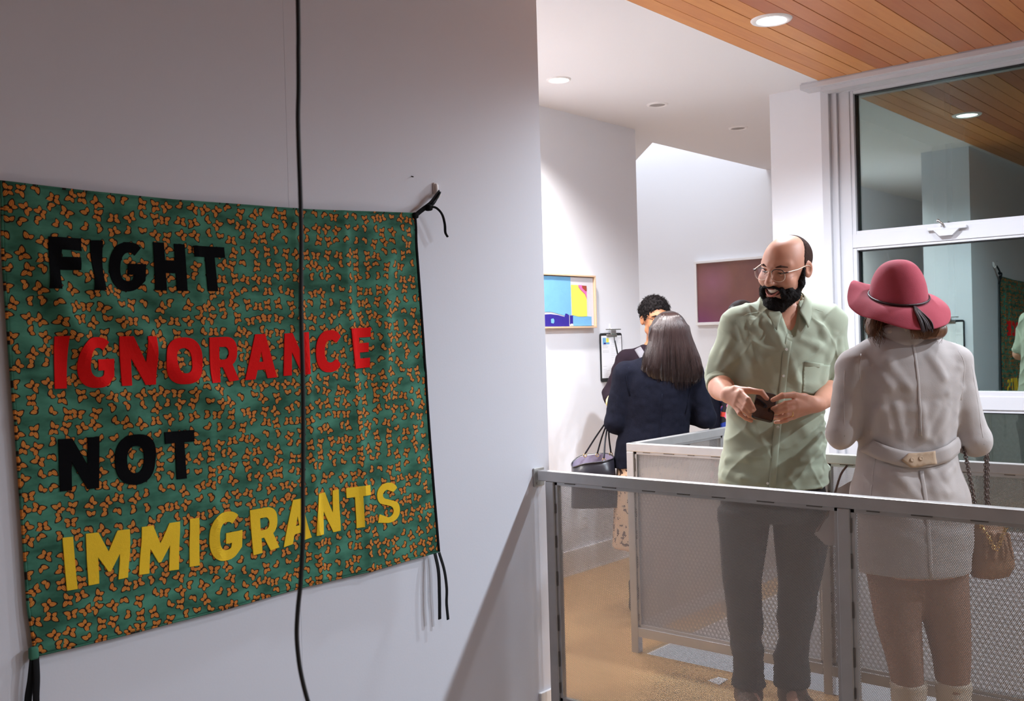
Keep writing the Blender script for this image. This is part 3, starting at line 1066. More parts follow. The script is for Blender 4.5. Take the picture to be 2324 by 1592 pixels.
def patch(k, pts, lvl):
    flat_poly('paper_patch', [PU(*p) for p in pts], 0.030 + 0.0009 * lvl, 0.0012, PC[k], art)


patch('sky', [(-0.24, 0.30), (0.0, 0.30), (0.30, 0.23), (0.44, 0.25), (0.44, 0.955), (-0.24, 0.955)], 1)
patch('navy', [(-0.24, 0.035), (0.385, 0.035), (0.385, 0.24), (0.34, 0.27), (0.30, 0.27), (0.285, 0.21), (0.13, 0.245), (-0.02, 0.26), (-0.24, 0.25)], 2)
patch('sky', [(-0.02, 0.10)] + [(0.02 + 0.03 * math.cos(a), 0.135 + 0.05 * math.sin(a)) for a in (-1.2, -0.4, 0.4, 1.2)] + [(-0.02, 0.17)], 3)
patch('navy', [(0.40, 0.075), (0.465, 0.075), (0.47, 0.235), (0.40, 0.235)], 3)
patch('white', [(0.395, 0.04), (0.475, 0.04), (0.46, 0.08), (0.425, 0.085)], 4)
patch('sky', [(0.475, 0.04), (0.905, 0.04), (0.905, 0.215), (0.80, 0.222), (0.70, 0.205), (0.56, 0.22), (0.475, 0.25)], 2)
patch('yellow', [(0.455, 0.245), (0.60, 0.215), (0.80, 0.222), (0.80, 0.55), (0.76, 0.64), (0.68, 0.70), (0.62, 0.76), (0.60, 0.81), (0.445, 0.81)], 3)
patch('pink', [(0.61, 0.81), (0.69, 0.81), (0.70, 0.76), (0.77, 0.70), (0.80, 0.695), (0.80, 0.56), (0.765, 0.64), (0.69, 0.70), (0.63, 0.755)], 4)
patch('rust', [(0.69, 0.805), (0.80, 0.80), (0.80, 0.70), (0.775, 0.70), (0.70, 0.755)], 5)


def clipboard(loc, rotz, label, thumb):
    t = empty('clipboard', loc, rotz)
    tag(t, label, 'clipboard')
    # local: faces -y, x to the right, hangs below the origin
    m = MB()
    w, h = 0.122, 0.315
    pts = []
    for cx, cz, a0 in ((w - 0.016, -0.016, 0), (-w + 0.016, -0.016, 90), (-w + 0.016, -h + 0.016, 180), (w - 0.016, -h + 0.016, 270)):
        for k in range(5):
            a = math.radians(a0 + 22.5 * k)
            pts.append((cx + 0.016 * math.cos(a), -0.008, cz + 0.016 * math.sin(a)))
    m.prism(pts, (0, 0.005, 0))
    m.build('board', M_BLACKPL, t)
    m = MB()
    m.box(-0.110, 0.112, -0.0098, -0.008, -0.290, -0.017)
    pap = m.build('paper', M_PAPER, t)
    grey = pmat('printed_grey', (0.40, 0.39, 0.42), 0.8)
    m = MB()
    r = random.Random(3)
    z = -0.078
    for gp in (3, 2, 0, 0, 0, 0, 0, 0, 1, 8):
        for k in range(gp):
            m.box(-0.100, -0.100 + r.uniform(0.04, 0.085), -0.0101, -0.0098, z - 0.0012, z)
            z -= 0.008
        z -= 0.012
    z = -0.04
    for k in range(21):
        m.box(-0.004, -0.004 + r.choice((0.02, 0.03, 0.045)), -0.0101, -0.0098, z - 0.001, z)
        m.box(0.085, 0.085 + r.choice((0.008, 0.015)), -0.0101, -0.0098, z - 0.001, z)
        z -= 0.0118
    tx = m.build('printed_lines', grey, pap)
    tx['kind'] = 'stuff'
    if thumb:
        for k, q in (('sky', (-0.098, -0.062, -0.072, -0.030)), ('yellow', (-0.058, -0.030, -0.060, -0.033)), ('sky', (-0.062, -0.024, -0.072, -0.060)), ('navy', (-0.086, -0.064, -0.072, -0.062))):
            m = MB()
            m.box(q[0], q[1], -0.0104 if k != 'navy' else -0.0107, -0.0098, q[2], q[3])
            m.build('printed_thumbnail', PC[k], pap)
    else:
        m = MB()
        m.box(0.03, 0.085, -0.0104, -0.0098, -0.075, -0.025)
        m.build('printed_thumbnail', PC['rust'], pap)
    m = MB()
    m.box(-0.058, 0.058, -0.016, -0.008, -0.026, -0.006, bevel=0.003)
    m.box(-0.030, 0.030, -0.030, -0.010, -0.010, 0.020, bevel=0.004)
    m.box(-0.085, 0.085, -0.030, -0.026, 0.020, 0.027, bevel=0.002)
    m.build('clip', M_CHROME, t)
    m = MB()
    m.box(-0.006, 0.006, -0.006, 0, 0.03, 0.06, bevel=0.002)
    m.cyl((0, -0.004, 0.03), (0, -0.02, 0.024), 0.003, n=8)
    m.build('wall_hook', M_TRIM, t)
    pth = smooth_path([(0.025, -0.014, -0.020), (0.034, -0.014, -0.06), (0.052, -0.014, -0.12), (0.062, -0.014, -0.155)], 6)
    tube('pencil_string', pth, 0.0022, M_CABLE, t, 6)
    tube('pencil', [(0.034, -0.014, -0.05), (0.070, -0.014, -0.165)], 0.0038, M_CABLE, t, 8)
    return t


clipboard((AX, 5.385, 1.485), PI / 2, 'black clipboard with a printed price sheet hanging below the small collage', True)
clipboard((-2.58, 2.97, 1.52), PI, 'black clipboard on the end of the near wall, seen only in the window reflection', False)

ol = empty('wall_outlet', (AX, 5.042, 0.265))
tag(ol, 'white wall outlet plate low on the wall below the clipboard', 'outlet')
m = MB()
m.box(0.0005, 0.006, -0.037, 0.037, 0, 0.115, bevel=0.002)
m.build('cover_plate', M_TRIM, ol)
for z in (0.036, 0.079):
    m = MB()
    m.box(0.0055, 0.0085, -0.017, 0.017, z - 0.014, z + 0.014, bevel=0.002)
    m.build('socket', M_PAPER, ol)

pp = empty('framed_print', (-4.05, 8.0, 1.54))
tag(pp, 'large blurry plum and brown print in a white frame behind the standing man', 'picture')
px0, px1, pz0, pz1 = -4.69, -3.42, 1.545, 2.122
for q in ((px0, px1, pz1 - 0.022, pz1), (px0, px1, pz0, pz0 + 0.026), (px0, px0 + 0.022, pz0 + 0.026, pz1 - 0.022), (px1 - 0.022, px1, pz0 + 0.026, pz1 - 0.022)):
    m = MB()
    m.box(q[0] + 4.05, q[1] + 4.05, -0.04, -0.002, q[2] - 1.54, q[3] - 1.54, bevel=0.002)
    m.build('frame_bar', M_TRIM, pp)
M_PRINT = bpy.data.materials.new('plum_print')
M_PRINT.use_nodes = True
g = NG(M_PRINT)
nt = M_PRINT.node_tree
tc = g.new('ShaderNodeTexCoord')
sp = g.new('ShaderNodeSeparateXYZ')
nt.links.new(tc.outputs['Object'], sp.inputs[0])
nz = g.new('ShaderNodeTexNoise')
nz.inputs['Scale'].default_value = 3.0
nz.inputs['Detail'].default_value = 5
nt.links.new(tc.outputs['Object'], nz.inputs['Vector'])
c0 = g.mix(nz.outputs['Fac'], (0.13, 0.033, 0.038, 1), (0.27, 0.105, 0.060, 1))
fx = g.new('ShaderNodeMapRange')
nt.links.new(sp.outputs[0], fx.inputs[0])
fx.inputs[1].default_value, fx.inputs[2].default_value, fx.inputs[3].default_value, fx.inputs[4].default_value = -0.62, -0.10, 1, 0
fz = g.new('ShaderNodeMapRange')
nt.links.new(sp.outputs[2], fz.inputs[0])
fz.inputs[1].default_value, fz.inputs[2].default_value, fz.inputs[3].default_value, fz.inputs[4].default_value = 0.30, 0.0, 0, 1
c1 = g.mix(g.m('MULTIPLY', g.m('MULTIPLY', fx.outputs[0], fz.outputs[0]), 0.9), c0, (0.17, 0.020, 0.12, 1))
blob = g.new('ShaderNodeVectorMath', operation='DISTANCE')
nt.links.new(tc.outputs['Object'], blob.inputs[0])
blob.inputs[1].default_value = (-0.46, -0.02, 0.38)
bf = g.new('ShaderNodeMapRange')
nt.links.new(blob.outputs['Value'], bf.inputs[0])
bf.inputs[1].default_value, bf.inputs[2].default_value, bf.inputs[3].default_value, bf.inputs[4].default_value = 0.22, 0.0, 0, 0.75
c2 = g.mix(g.m('MULTIPLY', bf.outputs[0], nz.outputs['Fac']), c1, (0.40, 0.14, 0.28, 1))
nt.links.new(c2, nt.nodes['Principled BSDF'].inputs['Base Color'])
nt.nodes['Principled BSDF'].inputs['Roughness'].default_value = 0.35
m = MB()
m.box(px0 + 0.02 + 4.05, px1 - 0.02 + 4.05, -0.026, -0.006, pz0 + 0.024 - 1.54, pz1 - 0.02 - 1.54)
m.build('print_sheet', M_PRINT, pp)

sc_ = MB()  # thin white sheet in place of a bright patch of light on the floor
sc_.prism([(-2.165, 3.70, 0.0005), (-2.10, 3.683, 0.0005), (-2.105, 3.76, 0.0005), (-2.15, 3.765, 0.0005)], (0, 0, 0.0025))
tag(sc_.build('light_patch', M_PAPER), "small white sheet standing in for a patch of light on the floor by the man's foot", 'paper')
# ------------------------------------------------------------------ sculpting: smooth unions of simple volumes, meshed with surface nets
class Sdf:
    def __init__(s):
        s.ops = []
        s.mesh_bounds = []

    def _add(s, fn, c, r, k, mode):
        s.ops.append((fn, np.array(c, float), float(r), k, mode))
        if mode == 'u':
            s.mesh_bounds.append((np.array(c, float), float(r)))
        return s

    def cap(s, a, b, ra, rb=None, k=0.02, mode='u', M=None):
        rb = ra if rb is None else rb
        if M is not None:
            a, b = M @ Vector(a), M @ Vector(b)
            ra, rb = ra * M.to_scale().x, rb * M.to_scale().x
        a, b = np.array(a, float), np.array(b, float)
        d = b - a
        dd = max(1e-9, d @ d)

        def fn(P):
            h = np.clip(((P - a) @ d) / dd, 0, 1)
            q = P - a - h[:, None] * d
            return np.sqrt((q * q).sum(1)) - (ra + (rb - ra) * h)
        return s._add(fn, (a + b) / 2, math.sqrt(dd) / 2 + max(ra, rb), k, mode)

    def ell(s, c, r, k=0.02, mode='u', M=None, rot=None):
        R3 = np.eye(3)
        if rot is not None:
            R3 = np.array(rot.to_3x3())
        if M is not None:
            c = M @ Vector(c)
            R3 = np.array(M.to_3x3().normalized()) @ R3
            r = [v * M.to_scale().x for v in r]
        c = np.array(c, float)
        r = np.array(r, float)

        def fn(P):
            q = (P - c) @ R3
            k0 = np.sqrt(((q / r) ** 2).sum(1))
            k1 = np.sqrt(((q / (r * r)) ** 2).sum(1)) + 1e-9
            return k0 * (k0 - 1) / k1
        return s._add(fn, c, max(r), k, mode)

    def loft(s, secs, k=0.02, mode='u', p=2.2, M=None):
        """stack of ellipses (z, cx, cy, rx, ry)"""
        secs = sorted(secs)
        A = np.array(secs, float)
        z0, z1 = A[0, 0], A[-1, 0]
        Mi = None
        if M is not None:
            R3 = np.array(M.to_3x3())
            t = np.array(M.to_translation())
            Mi = (R3, t)
        # smooth the section table
        zz = np.linspace(z0, z1, 60)
        T = []
        for c in range(1, 5):
            v = np.interp(zz, A[:, 0], A[:, c])
            for _ in range(3):
                v[1:-1] = (v[:-2] + 2 * v[1:-1] + v[2:]) / 4
            T.append(v)

        def fn(P):
            if Mi is not None:
                P = (P - Mi[1]) @ Mi[0]
            z = np.clip(P[:, 2], z0, z1)
            cx, cy, rx, ry = (np.interp(z, zz, t_) for t_ in T)
            u = np.abs(P[:, 0] - cx) / rx
            v = np.abs(P[:, 1] - cy) / ry
            q = (u ** p + v ** p) ** (1 / p)
            d2 = (q - 1) * np.minimum(rx, ry)
            dz = np.abs(P[:, 2] - (z0 + z1) / 2) - (z1 - z0) / 2
            return np.where(dz > 0, np.sqrt(np.maximum(d2, 0) ** 2 + dz * dz), np.maximum(d2, dz))
        c = np.array([A[:, 1].mean(), A[:, 2].mean(), (z0 + z1) / 2])
        rad = math.hypot((z1 - z0) / 2, max(A[:, 3].max(), A[:, 4].max()) + 0.06)
        if M is not None:
            c = np.array(M @ Vector(c))
        return s._add(fn, c, rad, k, mode)

    def cut(s, pt, nrm, k=0.004):
        """keep the side the normal points away from"""
        pt = np.array(pt, float)
        n = np.array(nrm, float)
        n = n / np.linalg.norm(n)
        s.ops.append((lambda P: (P - pt) @ n, None, None, k, 'cut'))
        return s

    def eval(s, P, ops=None):
        d = None
        for fn, c, r, k, mode in (s.ops if ops is None else ops):
            if mode == 'u':
                e = fn(P)
                if d is None:
                    d = e
                else:
                    h = np.clip(0.5 + 0.5 * (d - e) / k, 0, 1)
                    d = d * (1 - h) + e * h - k * h * (1 - h)
            elif d is None:
                continue
            elif mode == 's':
                e = -fn(P)
                h = np.clip(0.5 - 0.5 * (d - e) / k, 0, 1)
                d = d * (1 - h) + e * h + k * h * (1 - h)
            elif mode in ('cut', 'i'):
                e = fn(P)
                h = np.clip(0.5 - 0.5 * (d - e) / k, 0, 1)
                d = d * (1 - h) + e * h + k * h * (1 - h)
        if d is None:
            d = np.full(len(P), 1.0)
        return d

    def geo(s, h=0.005, n=12):
        """surface nets over sparse blocks -> verts, quads"""
        lo = np.min([c - r for c, r in s.mesh_bounds], axis=0) - 3 * h
        hi = np.max([c + r for c, r in s.mesh_bounds], axis=0) + 3 * h
        bs = n * h
        nb = np.ceil((hi - lo) / bs).astype(int)
        gi = np.stack(np.meshgrid(*[np.arange(k) for k in nb], indexing='ij'), -1).reshape(-1, 3)
        ctr = lo + (gi + 0.5) * bs
        half = bs * math.sqrt(3) / 2
        near = np.zeros(len(gi), bool)
        for c, r in s.mesh_bounds:
            near |= np.sqrt(((ctr - c) ** 2).sum(1)) < r + half
        gi, ctr = gi[near], ctr[near]
        dc = s.eval(ctr)
        act = np.abs(dc) < half * 1.9 + 0.012
        gi, ctr = gi[act], ctr[act]
        off = np.stack(np.meshgrid(*[np.arange(n + 1)] * 3, indexing='ij'), -1).reshape(-1, 3)
        BIG = 4096
        VK, VP, Q = [], [], []
        corners = [(i, j, k) for i in (0, 1) for j in (0, 1) for k in (0, 1)]
        edges = [(a, b) for a in corners for b in corners if sum(x != y for x, y in zip(a, b)) == 1 and a < b]
        for g0, c0 in zip(gi, ctr):
            ops = [o for o in s.ops if o[1] is None or np.linalg.norm(c0 - o[1]) < o[2] + half + 0.05]
            base = g0 * n
            P = lo + (base + off) * h
            d = s.eval(P, ops).reshape(n + 1, n + 1, n + 1)
            if d.min() > 0 or d.max() < 0:
                continue
            sg = d < 0
            acc = np.zeros((n, n, n, 3))
            cnt = np.zeros((n, n, n))
            for a, b in edges:
                da = d[a[0]:a[0] + n, a[1]:a[1] + n, a[2]:a[2] + n]
                db = d[b[0]:b[0] + n, b[1]:b[1] + n, b[2]:b[2] + n]
                x = (da < 0) != (db < 0)
                t = np.where(x, da / np.where(x, da - db, 1), 0)
                for ax in range(3):
                    acc[..., ax] += np.where(x, a[ax] + t * (b[ax] - a[ax]), 0)
                cnt += x
            m = cnt > 0
            idx = np.argwhere(m)
            cell = base + idx
            VK.append((cell[:, 0] * BIG + cell[:, 1]) * BIG + cell[:, 2])
            VP.append(lo + (cell + acc[m] / cnt[m][:, None]) * h)
            for ax in range(3):
                sl0 = [slice(0, n)] * 3
                sl1 = [slice(0, n)] * 3
                sl1[ax] = slice(1, n + 1)
                a, b = sg[tuple(sl0)], sg[tuple(sl1)]
                e = np.argwhere(a != b)
                if not len(e):
                    continue
                fl = a[tuple(e.T)]
                ge = base + e
                u, v = (ax + 1) % 3, (ax + 2) % 3
                du = np.zeros(3, int)
                dv = np.zeros(3, int)
                du[u] = 1
                dv[v] = 1
                qs = [ge - du - dv, ge - dv, ge, ge - du]
                ks = np.stack([(q[:, 0] * BIG + q[:, 1]) * BIG + q[:, 2] for q in qs], 1)
                ks[~fl] = ks[~fl][:, ::-1]
                Q.append(ks)
        VK = np.concatenate(VK)
        VP = np.concatenate(VP)
        Q = np.concatenate(Q)
        o = np.argsort(VK)
        VK, VP = VK[o], VP[o]
        i = np.searchsorted(VK, Q)
        i = np.clip(i, 0, len(VK) - 1)
        ok = (VK[i] == Q).all(1)
        return VP, i[ok]


def vnoise(P, seed=0):
    """smooth value noise, vectorised"""
    P = np.asarray(P, float) + seed * 17.31
    i = np.floor(P).astype(np.int64)
    f = P - i
    f = f * f * (3 - 2 * f)
    r = 0
    for dx in (0, 1):
        for dy in (0, 1):
            for dz in (0, 1):
                hsh = ((i[:, 0] + dx) * 374761393 + (i[:, 1] + dy) * 668265263 + (i[:, 2] + dz) * 2147483647) & 0xffffffff
                hsh = ((hsh ^ (hsh >> 13)) * 1274126177) & 0xffffffff
                val = ((hsh ^ (hsh >> 16)) & 0xffff) / 65535.0
                w = (f[:, 0] if dx else 1 - f[:, 0]) * (f[:, 1] if dy else 1 - f[:, 1]) * (f[:, 2] if dz else 1 - f[:, 2])
                r = r + val * w
    return r * 2 - 1


def normals(V, Q):
    n = np.cross(V[Q[:, 2]] - V[Q[:, 0]], V[Q[:, 3]] - V[Q[:, 1]])
    N = np.zeros_like(V)
    for k in range(4):
        np.add.at(N, Q[:, k], n)
    return N / (np.linalg.norm(N, axis=1)[:, None] + 1e-12)


def npmesh(name, V, Q, mat, parent):
    me = bpy.data.meshes.new(name)
    V = np.ascontiguousarray(V, dtype=np.float32)
    Q = np.ascontiguousarray(Q, dtype=np.int32)
    me.vertices.add(len(V))
    me.vertices.foreach_set('co', V.ravel())
    me.loops.add(Q.size)
    me.loops.foreach_set('vertex_index', Q.ravel())
    me.polygons.add(len(Q))
    me.polygons.foreach_set('loop_start', np.arange(0, Q.size, 4, dtype=np.int32))
    me.polygons.foreach_set('use_smooth', np.ones(len(Q), dtype=bool))
    me.update(calc_edges=True)
    me.validate()
    me.materials.append(mat)
    return link(bpy.data.objects.new(name, me), parent)


def sculpt(name, sdf, mat, parent, h=0.005, disp=None):
    V, Q = sdf.geo(h)
    if disp is not None:
        N = normals(V, Q)
        V = V + N * disp(V, N)[:, None]
    o = npmesh(name, V, Q, mat, parent)
    return o


def bvh_of(o):
    me = o.data
    V = np.zeros(len(me.vertices) * 3, dtype=np.float32)
    me.vertices.foreach_get('co', V)
    V = V.reshape(-1, 3)
    return BVHTree.FromPolygons([Vector(v) for v in V.tolist()], [tuple(p.vertices) for p in me.polygons])


def on_surface(bvh, x, z, frm='front', lift=0.0):
    """point on the cloth seen from the front (-y) or the back... the camera looks along +y"""
    o = Vector((x, -1.5, z))
    h = bvh.ray_cast(o, Vector((0, 1, 0)))
    if h[0] is None:
        return None, None
    n = h[1]
    if n.y > 0:
        n = -n
    return h[0] + n * lift, n


def strip_on(name, bvh, path, width, th, mat, parent, lift=0.0006, rounded=True):
    """thin cloth strip (placket, seam, tape) lying on a surface; path in (x, z)"""
    V, F = [], []
    prevs = None
    pts = []
    for i, (x, z) in enumerate(path):
        x0, z0 = path[max(0, i - 1)]
        x1, z1 = path[min(len(path) - 1, i + 1)]
        t = Vector((x1 - x0, 0, z1 - z0)).normalized()
        s_ = Vector((t.z, 0, -t.x))
        row = []
        w = width[i] if isinstance(width, (list, tuple)) else width
        for f in (-0.5, -0.25, 0, 0.25, 0.5):
            q = Vector((x, 0, z)) + s_ * (w * f)
            p, n = on_surface(bvh, q.x, q.z)
            if p is None:
                row = None
                break
            row.append((p + n * lift, p + n * (lift + th * (1.0 if abs(f) < 0.4 else 0.55))))
        if row:
            pts.append(row)
    m = 5
    for row in pts:
        for a, b in row:
            V.append(a)
        for a, b in row:
            V.append(b)
    for i in range(len(pts) - 1):
        o0, o1 = i * 2 * m, (i + 1) * 2 * m
        for k in range(m - 1):
            F.append((o0 + m + k, o0 + m + k + 1, o1 + m + k + 1, o1 + m + k))
        F.append((o0, o0 + m, o1 + m, o1))
        F.append((o0 + m - 1, o1 + m - 1, o1 + 2 * m - 1, o0 + 2 * m - 1))
    if len(pts) > 1:
        o1 = (len(pts) - 1) * 2 * m
        for k in range(m - 1):
            F.append((k, k + 1, m + k + 1, m + k))
            F.append((o1 + k, o1 + m + k, o1 + m + k + 1, o1 + k + 1))
    return mesh(name, V, F, mat, parent, True)


def patch_on(name, bvh, poly, th, mat, parent, lift=0.0008, step=0.008):
    """cloth patch with a polygon outline (x, z) lying on a surface"""
    bm = bmesh.new()
    vs = [bm.verts.new((x, 0, z)) for x, z in poly]
    bm.faces.new(vs)
    bmesh.ops.triangulate(bm, faces=bm.faces[:])
    for _ in range(5):
        es = [e for e in bm.edges if e.calc_length() > step * 1.6]
        if not es:
            break
        bmesh.ops.subdivide_edges(bm, edges=es, cuts=1)
        bmesh.ops.triangulate(bm, faces=bm.faces[:])
    r = bmesh.ops.extrude_face_region(bm, geom=bm.faces[:])
    top = {v for v in r['geom'] if isinstance(v, bmesh.types.BMVert)}
    for v in bm.verts:
        p, n = on_surface(bvh, v.co.x, v.co.z)
        if p is None:
            continue
        v.co = p + n * (lift + (th if v in top else 0))
    bmesh.ops.recalc_face_normals(bm, faces=bm.faces[:])
    me = bpy.data.meshes.new(name)
    bm.to_mesh(me)
    bm.free()
    me.polygons.foreach_set('use_smooth', [True] * len(me.polygons))
    me.materials.append(mat)
    return link(bpy.data.objects.new(name, me), parent)


def button_geo(p, n, r=0.0055, th=0.0022):
    n = Vector(n).normalized()
    a = n.orthogonal().normalized()
    b = n.cross(a)
    V, F = [], []
    k = 14
    for rr, hh in ((r * 0.9, 0), (r, th * 0.6), (r * 0.85, th), (r * 0.6, th * 0.75), (0.0001, th * 0.7)):
        for i in range(k):
            V.append(Vector(p) + a * (rr * math.cos(2 * PI * i / k)) + b * (rr * math.sin(2 * PI * i / k)) + n * hh)
    for j in range(4):
        for i in range(k):
            F.append((j * k + i, j * k + (i + 1) % k, (j + 1) * k + (i + 1) % k, (j + 1) * k + i))
    return V, F


def hair_strands(name, roots, steps, mat, parent, r0=0.0009, taper=0.4, n=3):
    """roots: list of point lists; one joined strand object"""
    V, F = [], []
    for path in roots:
        L = len(path)
        rad = [r0 * (1 - (1 - taper) * i / (L - 1)) for i in range(L)]
        v, f = tube_geo(path, rad, n)
        o = len(V)
        V += v
        F += [tuple(i + o for i in q) for q in f]
    o = mesh(name, V, F, mat, parent, True)
    return o


YAW = 0.71316      # people's own frames: x to the right, y away, z up


def skin_mat(name, col, rough=0.48, var=0.08):
    return pmat(name, col, rough, sss=0.12, bump=(180, 0.06, 0.002), var=(22, var))


def head_matrix(c, yaw, pitch, roll):
    return Matrix.Translation(c) @ Matrix.Rotation(math.radians(yaw), 4, 'Z') @ Matrix.Rotation(math.radians(pitch), 4, 'X') @ Matrix.Rotation(math.radians(roll), 4, 'Y')


def add_head(s, M, scale=1.0, female=False, ears=True):
    """a head that faces -y of its own frame; origin between the ears"""
    c = scale

    def E(p, r, k=0.02, mode='u', rot=None):
        s.ell([v * c for v in p], [v * c for v in r], k, mode, M, rot)

    def Cp(a, b, ra, rb=None, k=0.02, mode='u'):
        s.cap([v * c for v in a], [v * c for v in b], ra * c, None if rb is None else rb * c, k, mode, M)
    E((0, 0.014, 0.034), (0.076, 0.097, 0.080), 0.02)
    E((0, -0.020, 0.000), (0.067, 0.078, 0.092), 0.03)
    E((0, -0.034, -0.060), (0.055, 0.056, 0.050), 0.03)
    E((0, -0.062, -0.096), (0.026, 0.024, 0.020), 0.02)
    for sx in (-1, 1):
        E((sx * 0.042, -0.066, -0.028), (0.026, 0.026, 0.025), 0.02)
        Cp((sx * 0.012, -0.088, 0.026), (sx * 0.046, -0.064, 0.028), 0.010, 0.009, 0.018)
        Cp((sx * 0.055, -0.02, -0.060), (sx * 0.030, -0.065, -0.092), 0.020, 0.018, 0.02)
    # eye sockets, nose, lips
    for sx in (-1, 1):
        E((sx * 0.031, -0.098, 0.006), (0.017, 0.013, 0.010), 0.010, 's')
    Cp((0, -0.090, 0.016), (0, -0.117, -0.026), 0.0085, 0.0125, 0.012)
    E((0, -0.113, -0.032), (0.0145, 0.0135, 0.011), 0.008)
    for sx in (-1, 1):
        E((sx * 0.0125, -0.098, -0.034), (0.0085, 0.011, 0.0085), 0.007)
    if ears:
        for sx in (-1, 1):
            E((sx * 0.079, 0.014, 0.000), (0.009, 0.019, 0.031), 0.006, rot=Matrix.Rotation(-sx * 0.35, 3, 'Z'))
            E((sx * 0.087, 0.010, 0.003), (0.006, 0.010, 0.017), 0.004, 's', rot=Matrix.Rotation(-sx * 0.35, 3, 'Z'))


M_LASH = pmat('dark_lashes', (0.012, 0.007, 0.006), 0.8)


def eyes_for(M, parent, iris=(0.10, 0.05, 0.02), scale=1.0, squint=0.004, skin=None):
    """eyeballs with iris discs and lids"""
    for sx in (-1, 1):
        c = M @ (Vector((sx * 0.031, -0.0785, 0.005)) * scale)
        s = Sdf().ell(c, (0.0115 * scale,) * 3)
        e = sculpt('eye', s, pmat('eye_white', (0.75, 0.72, 0.70), 0.15), parent, 0.0016)
        s2 = Sdf().ell(M @ (Vector((sx * 0.031 - 0.001, -0.0872, 0.0025)) * scale), (0.0052 * scale, 0.0032 * scale, 0.0052 * scale), M=None, rot=M.to_3x3())
        sculpt('iris', s2, pmat('iris', iris, 0.1), e, 0.0010)
        sl = Sdf()
        P = lambda x, y, z: M @ (Vector((sx * x, y, z)) * scale)
        for a, b_, ra, rb_ in ((P(0.019, -0.0850, 0.0072), P(0.031, -0.0866, 0.0088), 0.0046, 0.0056), (P(0.031, -0.0866, 0.0088), P(0.043, -0.0815, 0.0066), 0.0056, 0.0040),
                              (P(0.019, -0.0850, -0.0022), P(0.031, -0.0862, -0.0040), 0.0040, 0.0050), (P(0.031, -0.0862, -0.0040), P(0.042, -0.0815, -0.0018), 0.0050, 0.0038)):
            sl.cap(a, b_, ra, rb_, 0.0012)
        sculpt('eyelid', sl, skin, parent, 0.0010)
        tube('eyelashes', smooth_path([P(0.0185, -0.0885, 0.0026), P(0.025, -0.0910, 0.0036), (P(0.032, -0.0915, 0.0038)), P(0.039, -0.0880, 0.0030), P(0.0455, -0.0835, 0.0016)], 5), [0.0005 + 0.0009 * math.sin(PI * q_ / 20) for q_ in range(21)], M_LASH, parent, 6)


def add_hand(s, wrist, fingers, thumb, rw=0.026):
    """fingers: four lists of four joints (knuckle, two joints, tip)"""
    w = Vector(wrist)
    for i, f in enumerate(fingers):
        f = [Vector(p) for p in f]
        r = (0.0098, 0.0100, 0.0095, 0.0083)[i]
        s.cap(w.lerp(f[0], 0.15), f[0], rw * 0.62, r * 1.28, 0.016)
        s.cap(f[0], f[1], r * 1.12, r, 0.006)
        s.cap(f[1], f[2], r * 1.02, r * 0.92, 0.004)
        s.cap(f[2], f[3], r * 0.92, r * 0.78, 0.004)
    t = [Vector(p) for p in thumb]
    s.cap(w.lerp(t[0], 0.3), t[0], rw * 0.7, 0.016, 0.015)
    s.cap(t[0], t[1], 0.0155, 0.0118, 0.010)
    s.cap(t[1], t[2], 0.0115, 0.0105, 0.005)
    s.cap(t[2], t[3], 0.0108, 0.0085, 0.004)
# ------------------------------------------------------------------ the bearded man with the phone
M_SKIN_M = skin_mat('man_skin', (0.60, 0.29, 0.19))
M_SHIRT = pmat('sage_cotton_shirt', (0.36, 0.40, 0.30), 0.85, sheen=0.15, bump=(420, 0.12, 0.002), var=(6, 0.05), spec=0.25)
M_BEARD = pmat('dark_beard_hair', (0.0065, 0.0040, 0.0035), 0.75, bump=(260, 0.6, 0.006), spec=0.2)
M_CROP = pmat('cropped_hair', (0.050, 0.026, 0.020), 0.9, bump=(420, 0.7, 0.004), var=(300, 0.6), spec=0.15)
M_EYEBROW = pmat('brown_eyebrow', (0.07, 0.030, 0.020), 0.8, bump=(500, 0.6, 0.003), spec=0.2)
M_JEANS = pmat('charcoal_trousers', (0.034, 0.031, 0.031), 0.9, bump=(300, 0.2, 0.002), var=(9, 0.25))
M_BOOT = pmat('brown_boot_leather', (0.10, 0.055, 0.035), 0.5, bump=(40, 0.2, 0.004))
M_BUTTON = pmat('shirt_button', (0.72, 0.74, 0.68), 0.3)
M_TOOTH = pmat('teeth', (0.80, 0.70, 0.56), 0.3)
M_LIP = pmat('lip_skin', (0.50, 0.17, 0.13), 0.4)
M_MOUTH = pmat('mouth_inside', (0.10, 0.015, 0.012), 0.6)

man = empty('person', (-1.797, 3.546, 0), YAW)
tag(man, 'smiling bald bearded man in glasses and a sage green shirt holding a phone', 'person')
HM = head_matrix((0.088, -0.030, 1.698), -47, 13, 9) @ Matrix.Scale(1.07, 4)

R_i = [(-0.1458, -0.25, 1.2423), (-0.1292, -0.29, 1.2196), (-0.117, -0.295, 1.1954), (-0.1028, -0.28, 1.1752)]
R_m = [(-0.1544, -0.25, 1.2262), (-0.1363, -0.292, 1.1998), (-0.1213, -0.295, 1.1799), (-0.0919, -0.275, 1.162)]
R_r = [(-0.1599, -0.245, 1.2098), (-0.1432, -0.285, 1.1834), (-0.1255, -0.285, 1.1648), (-0.0991, -0.265, 1.152)]
R_l = [(-0.164, -0.235, 1.1949), (-0.1563, -0.27, 1.1697), (-0.1343, -0.27, 1.1521), (-0.1111, -0.255, 1.1403)]
R_t = [(-0.1579, -0.215, 1.2504), (-0.1116, -0.235, 1.2488), (-0.0723, -0.255, 1.2421), (-0.0577, -0.27, 1.2204)]
L_t = [(0.0859, -0.235, 1.216), (0.0407, -0.26, 1.2297), (-0.0054, -0.28, 1.2294), (-0.0407, -0.285, 1.2153)]
